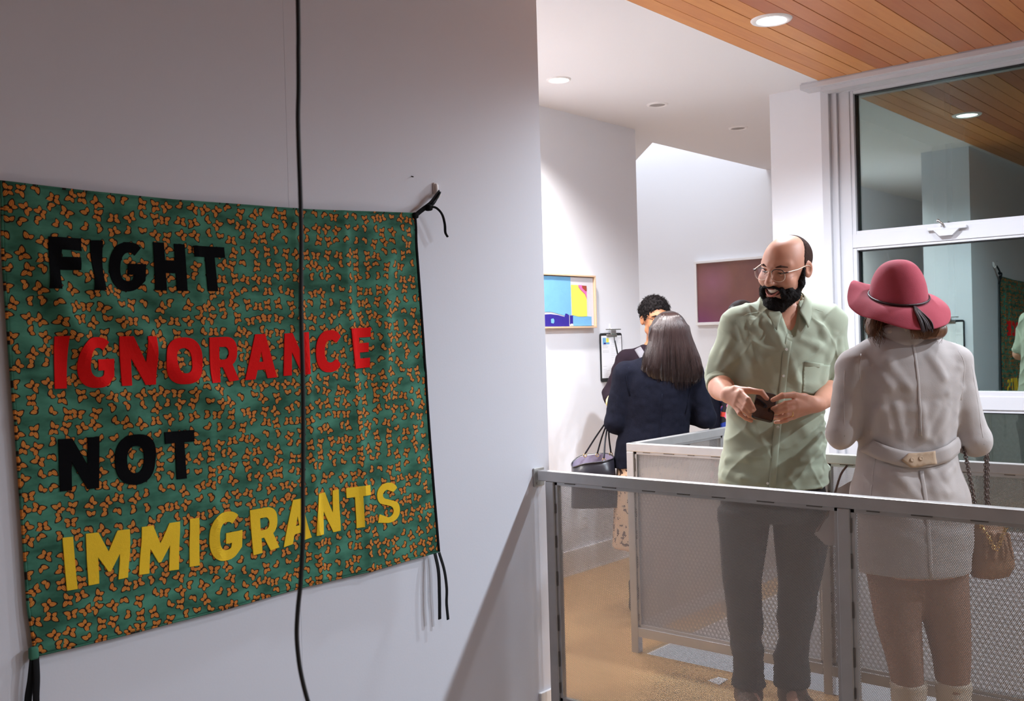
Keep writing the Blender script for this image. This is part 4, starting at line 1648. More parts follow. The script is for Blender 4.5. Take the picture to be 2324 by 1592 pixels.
L_i = [(0.0447, -0.265, 1.2039), (-0.0013, -0.3, 1.2023), (-0.0257, -0.3, 1.1923), (-0.0421, -0.285, 1.1842)]
L_m = [(0.0463, -0.265, 1.1845), (0.0, -0.3, 1.1815), (-0.0256, -0.298, 1.1734), (-0.0432, -0.28, 1.1689)]
L_r = [(0.0446, -0.255, 1.1668), (0.0028, -0.288, 1.1607), (-0.0188, -0.285, 1.1532), (-0.0358, -0.265, 1.1506)]
L_l = [(0.0443, -0.24, 1.1505), (0.0099, -0.268, 1.1413), (-0.0077, -0.265, 1.1361), (-0.0242, -0.25, 1.1331)]
RW, LW = (-0.1785, -0.185, 1.2321), (0.1482, -0.195, 1.1899)
RE, LE = (-0.168, 0.035, 1.262), (0.285, 0.03, 1.235)
RS, LS = (-0.085, 0.01, 1.49), (0.258, 0.01, 1.485)

s = Sdf()
s.loft([(0.86, 0.025, 0, 0.16, 0.10), (1.0, 0.03, 0, 0.15, 0.095), (1.2, 0.047, 0, 0.14, 0.09), (1.38, 0.065, 0, 0.155, 0.095), (1.48, 0.078, 0, 0.15, 0.085), (1.55, 0.085, 0, 0.075, 0.06)], 0.03)
s.cap((0.086, 0.005, 1.50), (0.089, -0.005, 1.62), 0.060, 0.054, 0.03)
s.cap(RS, RE, 0.048, 0.042, 0.03)
s.cap(LS, LE, 0.048, 0.042, 0.03)
for E_, W_ in ((RE, RW), (LE, LW)):
    m_ = Vector(E_).lerp(Vector(W_), 0.35)
    s.cap(E_, m_, 0.042, 0.045, 0.02)
    s.cap(m_, W_, 0.045, 0.029, 0.02)
for hx, kx, ax_ in ((-0.08, -0.10, -0.085), (0.125, 0.115, 0.082)):
    s.cap((hx, 0, 0.86), (kx, -0.01, 0.49), 0.075, 0.052, 0.03)
    s.cap((kx, -0.01, 0.49), (ax_, 0.01, 0.10), 0.050, 0.036, 0.02)
    s.cap((ax_, 0.01, 0.07), (ax_ - 0.01, -0.14, 0.045), 0.036, 0.03, 0.02)
add_hand(s, RW, [R_i, R_m, R_r, R_l], R_t, 0.030)
add_hand(s, LW, [L_i, L_m, L_r, L_l], L_t, 0.030)
add_head(s, HM)
s.ell((0, -0.100, -0.0645), (0.032, 0.021, 0.0180), 0.004, 's', HM)
# smile creases
for sx in (-1, 1):
    s.cap((sx * 0.022, -0.104, -0.036), (sx * 0.043, -0.086, -0.058), 0.0022, 0.002, 0.006, 's', HM)
body = sculpt('body', s, M_SKIN_M, man, 0.0034)

# face parts
eyes_for(HM, man, skin=M_SKIN_M)
for sx in (-1, 1):
    q = Sdf()
    q.cap((sx * 0.014, -0.0970, 0.0235), (sx * 0.034, -0.0915, 0.0275), 0.0040, 0.0036, 0.004, 'u', HM)
    q.cap((sx * 0.034, -0.0915, 0.0275), (sx * 0.052, -0.0765, 0.0235), 0.0036, 0.0020, 0.004, 'u', HM)
    sculpt('eyebrow', q, M_EYEBROW, man, 0.0016)
up, lo, te, te2 = [], [], [], []
for k in range(13):
    u = -1 + 2 * k / 12
    x = 0.032 * u
    y = -0.1035 + 0.020 * u * u
    up.append(HM @ Vector((x, y - 0.001, -0.0535 + 0.0085 * u * u)))
    lo.append(HM @ Vector((x, y - 0.0015, -0.0785 + 0.0270 * u * u)))
tube('lip', smooth_path(lo, 3), [0.0024 + 0.0016 * math.sin(PI * k / 36) for k in range(37)], M_LIP, man, 10)
tube('lip', smooth_path(up, 3), [0.0022 + 0.0012 * math.sin(PI * k / 36) for k in range(37)], M_LIP, man, 10)
V, F = [], []
for k in range(15):
    u = -0.9 + 1.8 * k / 14
    x, y = 0.031 * u, -0.0995 + 0.020 * u * u
    for z in (-0.0525 + 0.008 * u * u, -0.0620 + 0.012 * u * u, -0.0690 + 0.019 * u * u):
        V.append(HM @ Vector((x, y + (0.002 if z < -0.0675 + 0.019 * u * u else 0), z)))
for k in range(14):
    for j in (0, 1):
        F.append((k * 3 + j, k * 3 + j + 1, k * 3 + 4 + j, k * 3 + 3 + j))
tt = mesh('teeth', V, F, M_TOOTH, man, True)
q = Sdf().ell((0, -0.079, -0.0655), (0.031, 0.014, 0.0185), 0.004, 'u', HM)
sculpt('mouth_cavity', q, M_MOUTH, man, 0.0025)

b = Sdf()
for sx in (-1, 1):
    b.cap((sx * 0.074, -0.010, 0.005), (sx * 0.070, -0.018, -0.045), 0.008, 0.013, 0.012, 'u', HM)
    b.cap((sx * 0.068, -0.020, -0.045), (sx * 0.058, -0.040, -0.085), 0.012, 0.016, 0.012, 'u', HM)
    b.cap((sx * 0.056, -0.042, -0.085), (sx * 0.022, -0.075, -0.112), 0.018, 0.023, 0.015, 'u', HM)
    b.ell((sx * 0.050, -0.062, -0.070), (0.016, 0.022, 0.025), 0.012, 'u', HM)
    b.cap((sx * 0.003, -0.1105, -0.0455), (sx * 0.036, -0.091, -0.0585), 0.0075, 0.0085, 0.008, 'u', HM)
    b.cap((sx * 0.036, -0.091, -0.0585), (sx * 0.043, -0.080, -0.085), 0.0085, 0.013, 0.008, 'u', HM)
b.ell((0, -0.078, -0.122), (0.036, 0.032, 0.036), 0.015, 'u', HM)
b.ell((0, -0.092, -0.098), (0.026, 0.014, 0.013), 0.008, 'u', HM)
b.ell((0, -0.035, -0.110), (0.046, 0.045, 0.030), 0.02, 'u', HM)
b.ell((0, -0.106, -0.068), (0.036, 0.026, 0.0205), 0.005, 's', HM)
bd = sculpt('beard', b, M_BEARD, man, 0.0026, disp=lambda V, N: 0.0016 * vnoise(V * 240) + 0.0014 * vnoise(V * 110, 3))
rb = np.random.RandomState(4)
V_ = np.array([v.co for v in bd.data.vertices])
N_ = np.array([v.normal for v in bd.data.vertices])
fw = np.array(HM.to_3x3() @ Vector((0, -0.4, -1)))
rts = []
for i in rb.choice(len(V_), min(2600, len(V_)), replace=False):
    p, n = V_[i], N_[i]
    d = n * 0.35 + fw * 0.8 + rb.normal(0, 0.35, 3)
    d /= np.linalg.norm(d)
    L = rb.uniform(0.004, 0.0075)
    rts.append([Vector(p - n * 0.001), Vector(p + d * L * 0.5), Vector(p + d * L + n * -0.001)])
hs_ = hair_strands('beard_hairs', rts, 3, M_BEARD, bd, 0.00045, 0.4)
hs_['kind'] = 'stuff'

h = Sdf().ell((0, 0.015, 0.034), (0.0790, 0.0995, 0.0825), 0.02, 'u', HM)
for sx in (-1, 1):
    h.cap((sx * 0.073, -0.006, 0.03), (sx * 0.073, -0.012, -0.004), 0.008, 0.006, 0.01, 'u', HM)
R3 = HM.to_3x3()
h.cut(HM @ Vector((0, -0.010, 0.035)), R3 @ Vector((0, -1, -0.10)), 0.012)
h.cut(HM @ Vector((0, 0.03, 0.100)), R3 @ Vector((0, -0.75, 0.65)), 0.012)
h.cut(HM @ Vector((0, 0.05, -0.040)), R3 @ Vector((0, -0.35, -1)), 0.01)
h.ell((0, -0.045, 0.070), (0.072, 0.07, 0.07), 0.02, 's', HM)
for sx in (-1, 1):
    h.ell((sx * 0.082, 0.016, -0.004), (0.02, 0.021, 0.034), 0.004, 's', HM)
sculpt('cropped_hair', h, M_CROP, man, 0.0030, disp=lambda V, N: 0.0010 * vnoise(V * 420))

# eyeglasses
M_LENS = bpy.data.materials.new('spectacle_lens')
M_LENS.use_nodes = True
g = NG(M_LENS)
nt = M_LENS.node_tree
tr = g.new('ShaderNodeBsdfTransparent')
gl = g.new('ShaderNodeBsdfGlossy')
gl.inputs['Roughness'].default_value = 0.02
ms = g.new('ShaderNodeMixShader')
ms.inputs[0].default_value = 0.07
nt.links.new(tr.outputs[0], ms.inputs[1])
nt.links.new(gl.outputs[0], ms.inputs[2])
nt.links.new(ms.outputs[0], nt.nodes['Material Output'].inputs['Surface'])
M_CLEARRIM = pmat('pale_gold_rim', (0.72, 0.58, 0.46), 0.3, metal=0.4)
M_BROW = pmat('dark_brow_bar', (0.05, 0.03, 0.025), 0.3, metal=0.3)


def glasses(M, parent, rim_mat, brow_mat, rx=0.0255, rz=0.0220, brow=True, yb=-0.112, cxg=0.034):
    gset = mesh('eyeglasses', *tube_geo([M @ Vector(p) for p in [(-0.011, yb - 0.002, 0.010), (-0.005, yb - 0.005, 0.013), (0.005, yb - 0.005, 0.013), (0.011, yb - 0.002, 0.010)]], 0.0013, 8), rim_mat, parent, True)
    for sx in (-1, 1):
        loop, n = [], 36
        for k in range(n):
            a = 2 * PI * k / n
            c, s_ = math.cos(a), math.sin(a)
            x = sx * cxg + rx * math.copysign(abs(c) ** 0.85, c)
            z = -0.001 + rz * math.copysign(abs(s_) ** 0.85, s_)
            loop.append(M @ Vector((x, yb + 0.10 * (abs(x) - 0.012) + 0.10 * (z - 0.002) * -1 * 0.4, z)))
        tube('rim', loop, 0.0010, rim_mat, gset, 6, closed=True)
        c0 = sum(loop, Vector()) / n
        mesh('lens', loop + [c0], [(k, (k + 1) % n, n) for k in range(n)], M_LENS, gset, True)
        if brow:
            tube('brow_bar', [loop[k] for k in (range(2, 17) if sx > 0 else range(2, 17))], 0.0019, brow_mat, gset, 8)
        ex_ = sx * (cxg + rx)
        tp = smooth_path([M @ Vector(p) for p in [(ex_, yb + 0.006, 0.010), (sx * 0.066, yb + 0.018, 0.012), (sx * 0.078, -0.050, 0.013), (sx * 0.083, 0.000, 0.017), (sx * 0.085, 0.022, 0.006), (sx * 0.083, 0.032, -0.014)]], 6)
        tube('temple', tp, 0.0014, rim_mat, gset, 8, 1.0)
        tube('hinge', [M @ Vector((ex_ - sx * 0.002, yb + 0.003, 0.010)), M @ Vector((ex_ + sx * 0.010, yb + 0.012, 0.0115))], 0.0026, brow_mat, gset, 8)
    return gset


glasses(HM, man, M_CLEARRIM, M_BROW)

# shirt
q = Sdf()
q.loft([(0.855, 0.026, 0.0, 0.213, 0.138), (0.97, 0.030, 0, 0.198, 0.128), (1.10, 0.040, 0, 0.184, 0.118), (1.22, 0.048, -0.002, 0.178, 0.114), (1.38, 0.066, -0.004, 0.184, 0.118), (1.46, 0.076, 0, 0.185, 0.108), (1.525, 0.084, 0.004, 0.150, 0.088), (1.575, 0.088, 0.008, 0.085, 0.072)], 0.03, p=2.3)
q.cap((0.02, 0.005, 1.535), (-0.085, 0.008, 1.495), 0.052, 0.062, 0.03)
q.cap((0.155, 0.005, 1.535), (0.252, 0.008, 1.490), 0.052, 0.062, 0.03)
q.cap((-0.085, 0.008, 1.490), (-0.162, 0.02, 1.300), 0.066, 0.061, 0.035)
q.cap((0.252, 0.008, 1.485), (0.288, 0.02, 1.265), 0.066, 0.061, 0.035)
FOLD = [((-0.0695, 1.549), (-0.0315, 1.4467), .010), ((-0.0405, 1.5568), (0.0357, 1.4281), .011), ((0.0085, 1.4879), (0.0484, 1.3939), .010), ((-0.0982, 1.4821), (-0.0716, 1.3293), .008),
        ((0.231, 1.389), (0.1781, 1.509), .010), ((0.2525, 1.4396), (0.1976, 1.2718), .009), ((0.2339, 1.3724), (0.1169, 1.426), .010), ((-0.1265, 1.1615), (-0.0285, 1.0238), .010),
        ((-0.1565, 0.9763), (-0.0289, 1.0069), .009), ((0.2271, 1.102), (0.0902, 1.0378), .012), ((0.2339, 1.0341), (0.0972, 0.9784), .012), ((0.2364, 0.9326), (0.1042, 0.919), .010),
        ((0.0395, 1.039), (0.1937, 1.1187), .010), ((-0.1662, 0.9258), (-0.0655, 0.8979), .007), ((0.0649, 1.3766), (0.1114, 1.2063), .009), ((-0.0522, 1.4303), (0.0032, 1.2767), .010), ((-0.0695, 1.4138), (-0.0564, 1.2613), .009),
        ((-0.13, 1.43), (-0.175, 1.34), .007), ((-0.10, 1.40), (-0.15, 1.33), .007), ((0.275, 1.42), (0.285, 1.33), .007)]


def ridge(sd, x, z):
    ys = np.linspace(-0.30, 0.05, 120)
    P = np.stack([np.full(120, x), ys, np.full(120, z)], 1)
    d = sd.eval(P)
    i = np.argmax(d < 0)
    return ys[i] if d[i] < 0 else 0.0


fl = []
for a, c, r in FOLD:
    fl.append(((a[0], ridge(q, *a) + r * 0.6 + 0.001, a[1]), (c[0], ridge(q, *c) + r * 0.5 + 0.001, c[1]), r))
for a, c, r in fl:
    m_ = tuple((u + v) / 2 for u, v in zip(a, c))
    m_ = (m_[0], ridge(q, m_[0], m_[2]) + r * 0.55, m_[2])
    q.cap(a, m_, r * 0.6, r, 0.022)
    q.cap(m_, c, r, r * 0.5, 0.022)
q.cap((0.081, -0.112, 1.450), (0.088, -0.085, 1.57), 0.016, 0.045, 0.005, 's')
q.cap((0.088, 0.0, 1.56), (0.09, -0.005, 1.70), 0.064, 0.066, 0.004, 's')
q.cut((0.02, 0, 0.862), (0.05, 0, -1), 0.004)


def shirt_disp(V, N):
    a = V[:, 0] * 0.8 + V[:, 2] * 0.6
    b_ = -V[:, 0] * 0.6 + V[:, 2] * 0.8
    low = np.clip((1.15 - V[:, 2]) / 0.25, 0, 1)
    w1 = vnoise(np.stack([a * 9, V[:, 1] * 8, b_ * 30], 1), 1)
    w2 = vnoise(np.stack([a * 26, V[:, 1] * 10, b_ * 8], 1), 5)
    w3 = vnoise(V * np.array([14, 14, 55]), 8)
    r1 = 1 - np.abs(vnoise(np.stack([a * 5 + 2, V[:, 1] * 6, b_ * 13], 1), 11))
    r2 = 1 - np.abs(vnoise(np.stack([a * 14, V[:, 1] * 6, b_ * 5], 1), 13))
    return 0.0022 * w1 + 0.0016 * w2 + 0.003 * low * w3 + 0.0075 * (r1 ** 4 - 0.25) + 0.005 * (r2 ** 5 - 0.2)


shirt = sculpt('shirt', q, M_SHIRT, man, 0.0046, disp=shirt_disp)
bv = bvh_of(shirt)
strip_on('placket', bv, [(0.076, 1.446), (0.0661, 1.4173), (0.0548, 1.3768), (0.0459, 1.2926), (0.0353, 1.2083), (0.0193, 1.1072), (0.0074, 1.0398), (-0.0053, 0.9387), (-0.016, 0.866)], 0.026, 0.0022, M_SHIRT, man)
patch_on('chest_pocket', bv, [(0.1215, 1.3414), (0.2361, 1.3251), (0.2269, 1.2272), (0.1725, 1.2149), (0.1137, 1.23)], 0.0022, M_SHIRT, man)
strip_on('pocket_hem', bv, [(0.1215, 1.336), (0.18, 1.328), (0.235, 1.320)], 0.018, 0.0014, M_SHIRT, man, 0.003)
for x, z in ((0.0551, 1.3904), (0.0442, 1.2926), (0.0191, 1.1021), (0.0015, 1.0044), (-0.0283, 0.8971)):
    p, n = on_surface(bv, x, z)
    if p is not None:
        mesh('button', *button_geo(p + n * 0.0022, n), M_BUTTON, man, True)
# shoulder yoke seams
strip_on('yoke_seam', bv, [(-0.115, 1.505), (-0.07, 1.527), (-0.02, 1.535), (0.015, 1.540)], 0.0022, 0.0004, M_SHIRT, man, -0.0001)
strip_on('yoke_seam', bv, [(0.165, 1.545), (0.21, 1.532), (0.255, 1.512), (0.285, 1.488)], 0.0022, 0.0004, M_SHIRT, man, -0.0001)


def collar_half(top, bot, name='collar'):
    t_, b_ = smooth_path(top, 8), smooth_path(bot, 8)
    n = len(t_)
    V, F = [], []
    for i in range(n):
        for j in range(6):
            f = j / 5
            p = t_[i].lerp(b_[i], f)
            out = (p - Vector((0.088, 0.0, p.z))).normalized()
            V.append(p + out * (0.007 * math.sin(PI * f)))
    for i in range(n - 1):
        for j in range(5):
            a = i * 6 + j
            F.append((a, a + 1, a + 7, a + 6))
    o = mesh(name, V, F, M_SHIRT, man, True)
    m = o.modifiers.new('thick', 'SOLIDIFY')
    m.thickness = 0.0035
    m.offset = 1
    return o


collar_half([(0.088, 0.072, 1.618), (0.148, 0.035, 1.615), (0.156, -0.030, 1.590), (0.118, -0.088, 1.532)], [(0.088, 0.098, 1.585), (0.178, 0.048, 1.570), (0.188, -0.035, 1.548), (0.142, -0.118, 1.470)])
collar_half([(0.088, 0.072, 1.618), (0.028, 0.035, 1.613), (0.018, -0.030, 1.580), (0.052, -0.092, 1.522)], [(0.088, 0.098, 1.585), (-0.003, 0.048, 1.568), (-0.016, -0.035, 1.540), (0.024, -0.122, 1.462)])
q = Sdf().cap((0.088, 0.004, 1.560), (0.090, 0.0, 1.598), 0.068, 0.066, 0.01)
q.cap((0.09, -0.005, 1.50), (0.09, -0.005, 1.66), 0.0625, 0.0625, 0.003, 's')
q.cap((0.072, -0.10, 1.50), (0.084, -0.09, 1.60), 0.030, 0.036, 0.004, 's')
q.cut((0, 0, 1.60), (0, -0.35, 1))
q.cut((0, 0, 1.535), (0, 0, -1))
sculpt('collar_stand', q, M_SHIRT, man, 0.003)

# rolled sleeve cuffs
for a, c in (((-0.160, 0.028, 1.297), (-0.171, -0.020, 1.262)), ((0.286, 0.025, 1.268), (0.280, -0.030, 1.232))):
    a, c = Vector(a), Vector(c)
    d = (c - a).normalized()
    q = Sdf()
    for k in range(3):
        p = a.lerp(c, k / 2 * 0.9)
        q.cap(p - d * 0.008, p + d * 0.008, 0.0575 - 0.001 * k, 0.0565 - 0.001 * k, 0.006)
    q.cut(c + d * 0.012, d, 0.004)
    q.cut(a - d * 0.03, -d, 0.004)
    sculpt('rolled_cuff', q, M_SHIRT, man, 0.0042, disp=lambda V, N: 0.0028 * vnoise(V * np.array([30, 30, 90]), 4))

# trousers and boots
q = Sdf()
q.loft([(0.74, 0.020, 0, 0.20, 0.125), (0.84, 0.026, 0, 0.198, 0.125), (0.95, 0.03, 0, 0.175, 0.11)], 0.03)
for secs in ([(0.10, -0.085, 0.012, 0.062, 0.066), (0.20, -0.086, 0.012, 0.060, 0.066), (0.34, -0.092, 0.006, 0.064, 0.068), (0.50, -0.104, -0.006, 0.072, 0.074), (0.62, -0.098, -0.004, 0.086, 0.086), (0.78, -0.085, 0.0, 0.100, 0.110)],
             [(0.10, 0.083, 0.012, 0.062, 0.066), (0.20, 0.083, 0.012, 0.060, 0.066), (0.34, 0.098, 0.006, 0.068, 0.068), (0.50, 0.116, -0.006, 0.080, 0.074), (0.62, 0.126, -0.004, 0.098, 0.086), (0.78, 0.132, 0.0, 0.112, 0.110)]):
    q.loft(secs, 0.02, p=2.0)


def trouser_disp(V, N):
    low = np.clip((0.55 - V[:, 2]) / 0.35, 0.1, 1)
    return low * (0.014 * vnoise(np.stack([V[:, 0] * 7, V[:, 1] * 7, V[:, 2] * 26], 1), 2) + 0.004 * vnoise(V * np.array([20, 20, 60]), 6))


sculpt('trousers', q, M_JEANS, man, 0.0065, disp=trouser_disp)
for fx, dx in ((-0.085, -0.030), (0.083, 0.020)):
    q = Sdf()
    q.cap((fx, 0.012, 0.20), (fx, 0.015, 0.07), 0.052, 0.050, 0.02)
    q.cap((fx, 0.02, 0.052), (fx + dx, -0.15, 0.045), 0.048, 0.042, 0.03)
    q.ell((fx + dx * 1.1, -0.17, 0.044), (0.046, 0.05, 0.036), 0.02)
    q.cut((0, 0, 0.022), (0, 0, -1), 0.004)
    bt = sculpt('boot', q, M_BOOT, man, 0.005)
    q = Sdf()
    q.cap((fx, 0.03, 0.012), (fx + dx * 1.1, -0.175, 0.012), 0.052, 0.050, 0.02)
    q.cut((0, 0, 0.024), (0, 0, 1), 0.003)
    q.cut((0, 0, 0.002), (0, 0, -1), 0.003)
    sculpt('sole', q, M_BLACKPL, bt, 0.005)

q = Sdf()
rg = [Vector(L_r[0]).lerp(Vector(L_r[1]), 0.45), Vector(L_r[0]).lerp(Vector(L_r[1]), 0.62)]
ax_ = (rg[1] - rg[0]).normalized()
e1 = ax_.orthogonal().normalized()
e2 = ax_.cross(e1)
tube('wedding_ring', [rg[0] + (e1 * math.cos(2 * PI * k / 24) + e2 * math.sin(2 * PI * k / 24)) * 0.0108 for k in range(24)], 0.0016, M_GOLD, man, 8, closed=True)

# phone, held by both hands: a thing of its own
ph = empty('phone')
tag(ph, 'black smartphone tilted in the hands of the bearded man', 'phone')
u = Vector((0.95, -0.22, -0.25)).normalized()
v = Vector((-0.48, -0.62, -0.50))
v = (v - u * v.dot(u)).normalized()
w = u.cross(v)
if w.z < 0:
    w = -w
loc = Vector((-0.066, -0.268, 1.192))
Mp = Matrix((u, v, w)).transposed().to_4x4()
Mp.translation = loc
bpy.context.view_layer.update()
ph.matrix_world = Matrix.Translation(man.location) @ Matrix.Rotation(YAW, 4, 'Z') @ Mp
q = Sdf()
pts = []
for cx_, cy_, a0 in ((0.0285, 0.063, 0), (-0.0285, 0.063, 90), (-0.0285, -0.063, 180), (0.0285, -0.063, 270)):
    for k in range(6):
        a = math.radians(a0 + 18 * k)
        pts.append((cx_ + 0.009 * math.cos(a), cy_ + 0.009 * math.sin(a), -0.0042))
m = MB()
m.prism(pts, (0, 0, 0.0084))
bmesh.ops.bevel(m.bm, geom=[e for e in m.bm.edges if abs(e.verts[0].co.z - e.verts[1].co.z) < 1e-6], offset=0.0018, segments=2, affect='EDGES')
m.build('case', M_BLACKPL, ph)
m = MB()
m.prism([(x * 0.93, y * 0.955, 0.0041) for x, y, z in pts], (0, 0, 0.0005))
m.build('screen', pmat('dark_phone_glass', (0.012, 0.012, 0.014), 0.06, spec=0.7), ph)
# ------------------------------------------------------------------ the woman in the wine red hat, seen from behind
M_SKIN_W = skin_mat('woman_skin', (0.62, 0.34, 0.24))
M_SUEDE = pmat('grey_beige_suede', (0.44, 0.40, 0.385), 0.9, sheen=0.2, bump=(260, 0.15, 0.002), var=(9, 0.07), spec=0.2)
M_SUEDE_T = pmat('tan_suede_tab', (0.50, 0.37, 0.26), 0.9, sheen=0.2, bump=(260, 0.2, 0.002), var=(20, 0.15), spec=0.2)
M_HAT = pmat('wine_red_felt', (0.38, 0.058, 0.085), 0.95, sheen=0.15, bump=(330, 0.18, 0.002), var=(60, 0.08), spec=0.2)
M_CORD = pmat('dark_hat_cord', (0.030, 0.012, 0.014), 0.5)
M_HAIR_B = pmat('brown_wavy_hair', (0.16, 0.070, 0.032), 0.42, bump=(120, 0.2, 0.003), stretch=(1, 1, 0.15), var=(60, 0.4))
M_TIGHTS = pmat('tan_brown_leggings', (0.30, 0.165, 0.115), 0.75, bump=(300, 0.1, 0.002))
M_SUEDEBOOT = pmat('cream_suede_boot', (0.60, 0.52, 0.42), 0.85, bump=(150, 0.2, 0.003))
M_LINING = pmat('dark_coat_lining', (0.12, 0.075, 0.06), 0.7)
M_SCARF = pmat('cream_knit_scarf', (0.55, 0.49, 0.42), 0.95, bump=(90, 0.5, 0.006))

wom = empty('person', (-1.245, 3.461, 0), YAW)
tag(wom, 'woman seen from behind in a wine red brimmed hat and grey beige jacket', 'person')
s = Sdf()
s.loft([(0.62, 0.035, 0, 0.150, 0.115), (0.86, 0.016, 0, 0.165, 0.115), (1.08, 0.015, 0, 0.125, 0.085), (1.28, 0.014, 0, 0.150, 0.085), (1.38, 0.012, 0, 0.120, 0.07), (1.43, 0.008, 0, 0.06, 0.055)], 0.03)
s.cap((0.005, 0.0, 1.38), (0.004, 0.012, 1.52), 0.05, 0.046, 0.03)
HW = head_matrix((0.004, 0.022, 1.562), 168, 6, 0) @ Matrix.Scale(0.93, 4)
add_head(s, HW)
LSw, LEw, LWw = (-0.160, 0.0, 1.325), (-0.212, -0.012, 1.105), (-0.10, 0.22, 1.12)
RSw, REw, RWw = (0.182, 0.0, 1.332), (0.240, -0.012, 1.070), (0.13, 0.22, 1.11)
for S_, E_, W_ in ((LSw, LEw, LWw), (RSw, REw, RWw)):
    s.cap(S_, E_, 0.042, 0.036, 0.03)
    s.cap(E_, W_, 0.036, 0.024, 0.02)
    W_ = Vector(W_)
    fs = []
    for k in range(4):
        f0 = W_ + Vector((0.018 - 0.012 * k, 0.075, 0.012 - 0.004 * k))
        fs.append([f0, f0 + Vector((0, 0.030, -0.008)), f0 + Vector((0, 0.045, -0.024)), f0 + Vector((0, 0.042, -0.042))])
    th = [W_ + Vector((0.02, 0.03, 0.014)), W_ + Vector((0.026, 0.055, 0.02)), W_ + Vector((0.022, 0.08, 0.016)), W_ + Vector((0.016, 0.098, 0.006))]
    add_hand(s, W_, fs, th, 0.024)
for hx, kx, ax_ in ((-0.045, -0.032, 0.000), (0.115, 0.135, 0.152)):
    s.cap((hx, 0, 0.80), (kx, -0.01, 0.45), 0.078, 0.050, 0.03)
    s.cap((kx, -0.01, 0.45), (ax_, 0.0, 0.10), 0.048, 0.034, 0.02)
    s.cap((ax_, 0.0, 0.06), (ax_, 0.13, 0.04), 0.034, 0.028, 0.02)
sculpt('body', s, M_SKIN_W, wom, 0.006)

# jacket
q = Sdf()
q.loft([(0.625, 0.030, 0.0, 0.182, 0.150), (0.70, 0.030, 0.0, 0.190, 0.152), (0.80, 0.022, 0.0, 0.203, 0.150), (0.90, 0.014, 0, 0.197, 0.138), (1.00, 0.013, 0, 0.166, 0.118), (1.08, 0.014, 0, 0.158, 0.112), (1.18, 0.013, 0, 0.172, 0.116), (1.28, 0.012, 0, 0.186, 0.116), (1.35, 0.012, 0.0, 0.182, 0.102), (1.405, 0.010, 0.0, 0.135, 0.082), (1.445, 0.006, 0.004, 0.075, 0.066)], 0.03, p=2.25)
q.cap((-0.06, 0.0, 1.392), (-0.160, 0.0, 1.338), 0.046, 0.050, 0.03)
q.cap((0.075, 0.0, 1.392), (0.182, 0.0, 1.345), 0.046, 0.050, 0.03)
for S_, E_, W_ in ((LSw, LEw, LWw), (RSw, REw, RWw)):
    q.cap(S_, E_, 0.056, 0.050, 0.022)
    q.cap(E_, Vector(E_).lerp(Vector(W_), 0.92), 0.050, 0.040, 0.02)
# creases running from the waist up the back and out of the armholes
for a, c, r in (((0.020, 1.095), (0.070, 1.200), .010), ((0.055, 1.090), (0.110, 1.180), .010), ((0.090, 1.090), (0.150, 1.165), .009), ((0.030, 1.10), (0.020, 1.20), .008),
                ((-0.055, 1.20), (-0.040, 1.10), .010), ((-0.105, 1.24), (-0.080, 1.13), .009), ((-0.13, 1.33), (-0.075, 1.26), .010), ((0.165, 1.31), (0.115, 1.24), .010),
                ((0.17, 1.25), (0.125, 1.20), .009), ((-0.075, 1.345), (-0.02, 1.26), .010), ((0.06, 1.36), (0.10, 1.29), .009), ((-0.11, 1.19), (-0.12, 1.12), .008),
                ((-0.10, 0.985), (0.015, 0.935), .012), ((0.035, 0.985), (0.085, 0.905), .012), ((0.045, 0.935), (0.075, 0.865), .010), ((-0.06, 0.97), (0.00, 0.895), .010), ((0.13, 0.99), (0.09, 0.96), .01)):
    A_ = (a[0], ridge(q, *a) + r * 0.8, a[1])
    C_ = (c[0], ridge(q, *c) + r * 0.55 + 0.001, c[1])
    q.cap(A_, C_, r, r * 0.55, 0.022)
q.cut((0, 0, 0.632), (0, 0, -1), 0.006)


def suede_disp(V, N):
    return 0.0045 * vnoise(np.stack([V[:, 0] * 22, V[:, 1] * 10, V[:, 2] * 6], 1), 3) + 0.003 * vnoise(V * np.array([14, 14, 34]), 9)


jk = sculpt('jacket', q, M_SUEDE, wom, 0.0048, disp=suede_disp)
bv = bvh_of(jk)
strip_on('back_seam', bv, [(0.010 + 0.004 * k / 12, 1.425 - 0.027 * k) for k in range(13)], 0.009, 0.0016, M_SUEDE, wom, 0.0002)
strip_on('back_seam', bv, [(0.014 + 0.010 * k / 12, 0.985 - 0.029 * k) for k in range(13)], 0.014, 0.0022, M_SUEDE, wom, 0.0002)
for pts in ([(-0.150, 1.375), (-0.163, 1.33), (-0.160, 1.28), (-0.152, 1.22)], [(0.175, 1.375), (0.188, 1.33), (0.185, 1.27), (0.176, 1.21)]):
    strip_on('armhole_seam', bv, [tuple((p.x, p.z)) for p in smooth_path([(x, 0, z) for x, z in pts], 5)], 0.0035, 0.0006, M_SUEDE, wom, -0.0002)
for pts in ([(-0.205, 1.32), (-0.213, 1.22), (-0.218, 1.10)], [(0.222, 1.33), (0.240, 1.20), (0.247, 1.06)]):
    strip_on('sleeve_seam', bv, [tuple((p.x, p.z)) for p in smooth_path([(x, 0, z) for x, z in pts], 6)], 0.0035, 0.0006, M_SUEDE, wom, -0.0002)
for x in (-0.125, ):
    strip_on('side_seam', bv, [tuple((p.x, p.z)) for p in smooth_path([(-0.118, 0, 1.03), (-0.135, 0, 0.95), (-0.150, 0, 0.85), (-0.150, 0, 0.72)], 6)], 0.0035, 0.0006, M_SUEDE, wom, -0.0002)
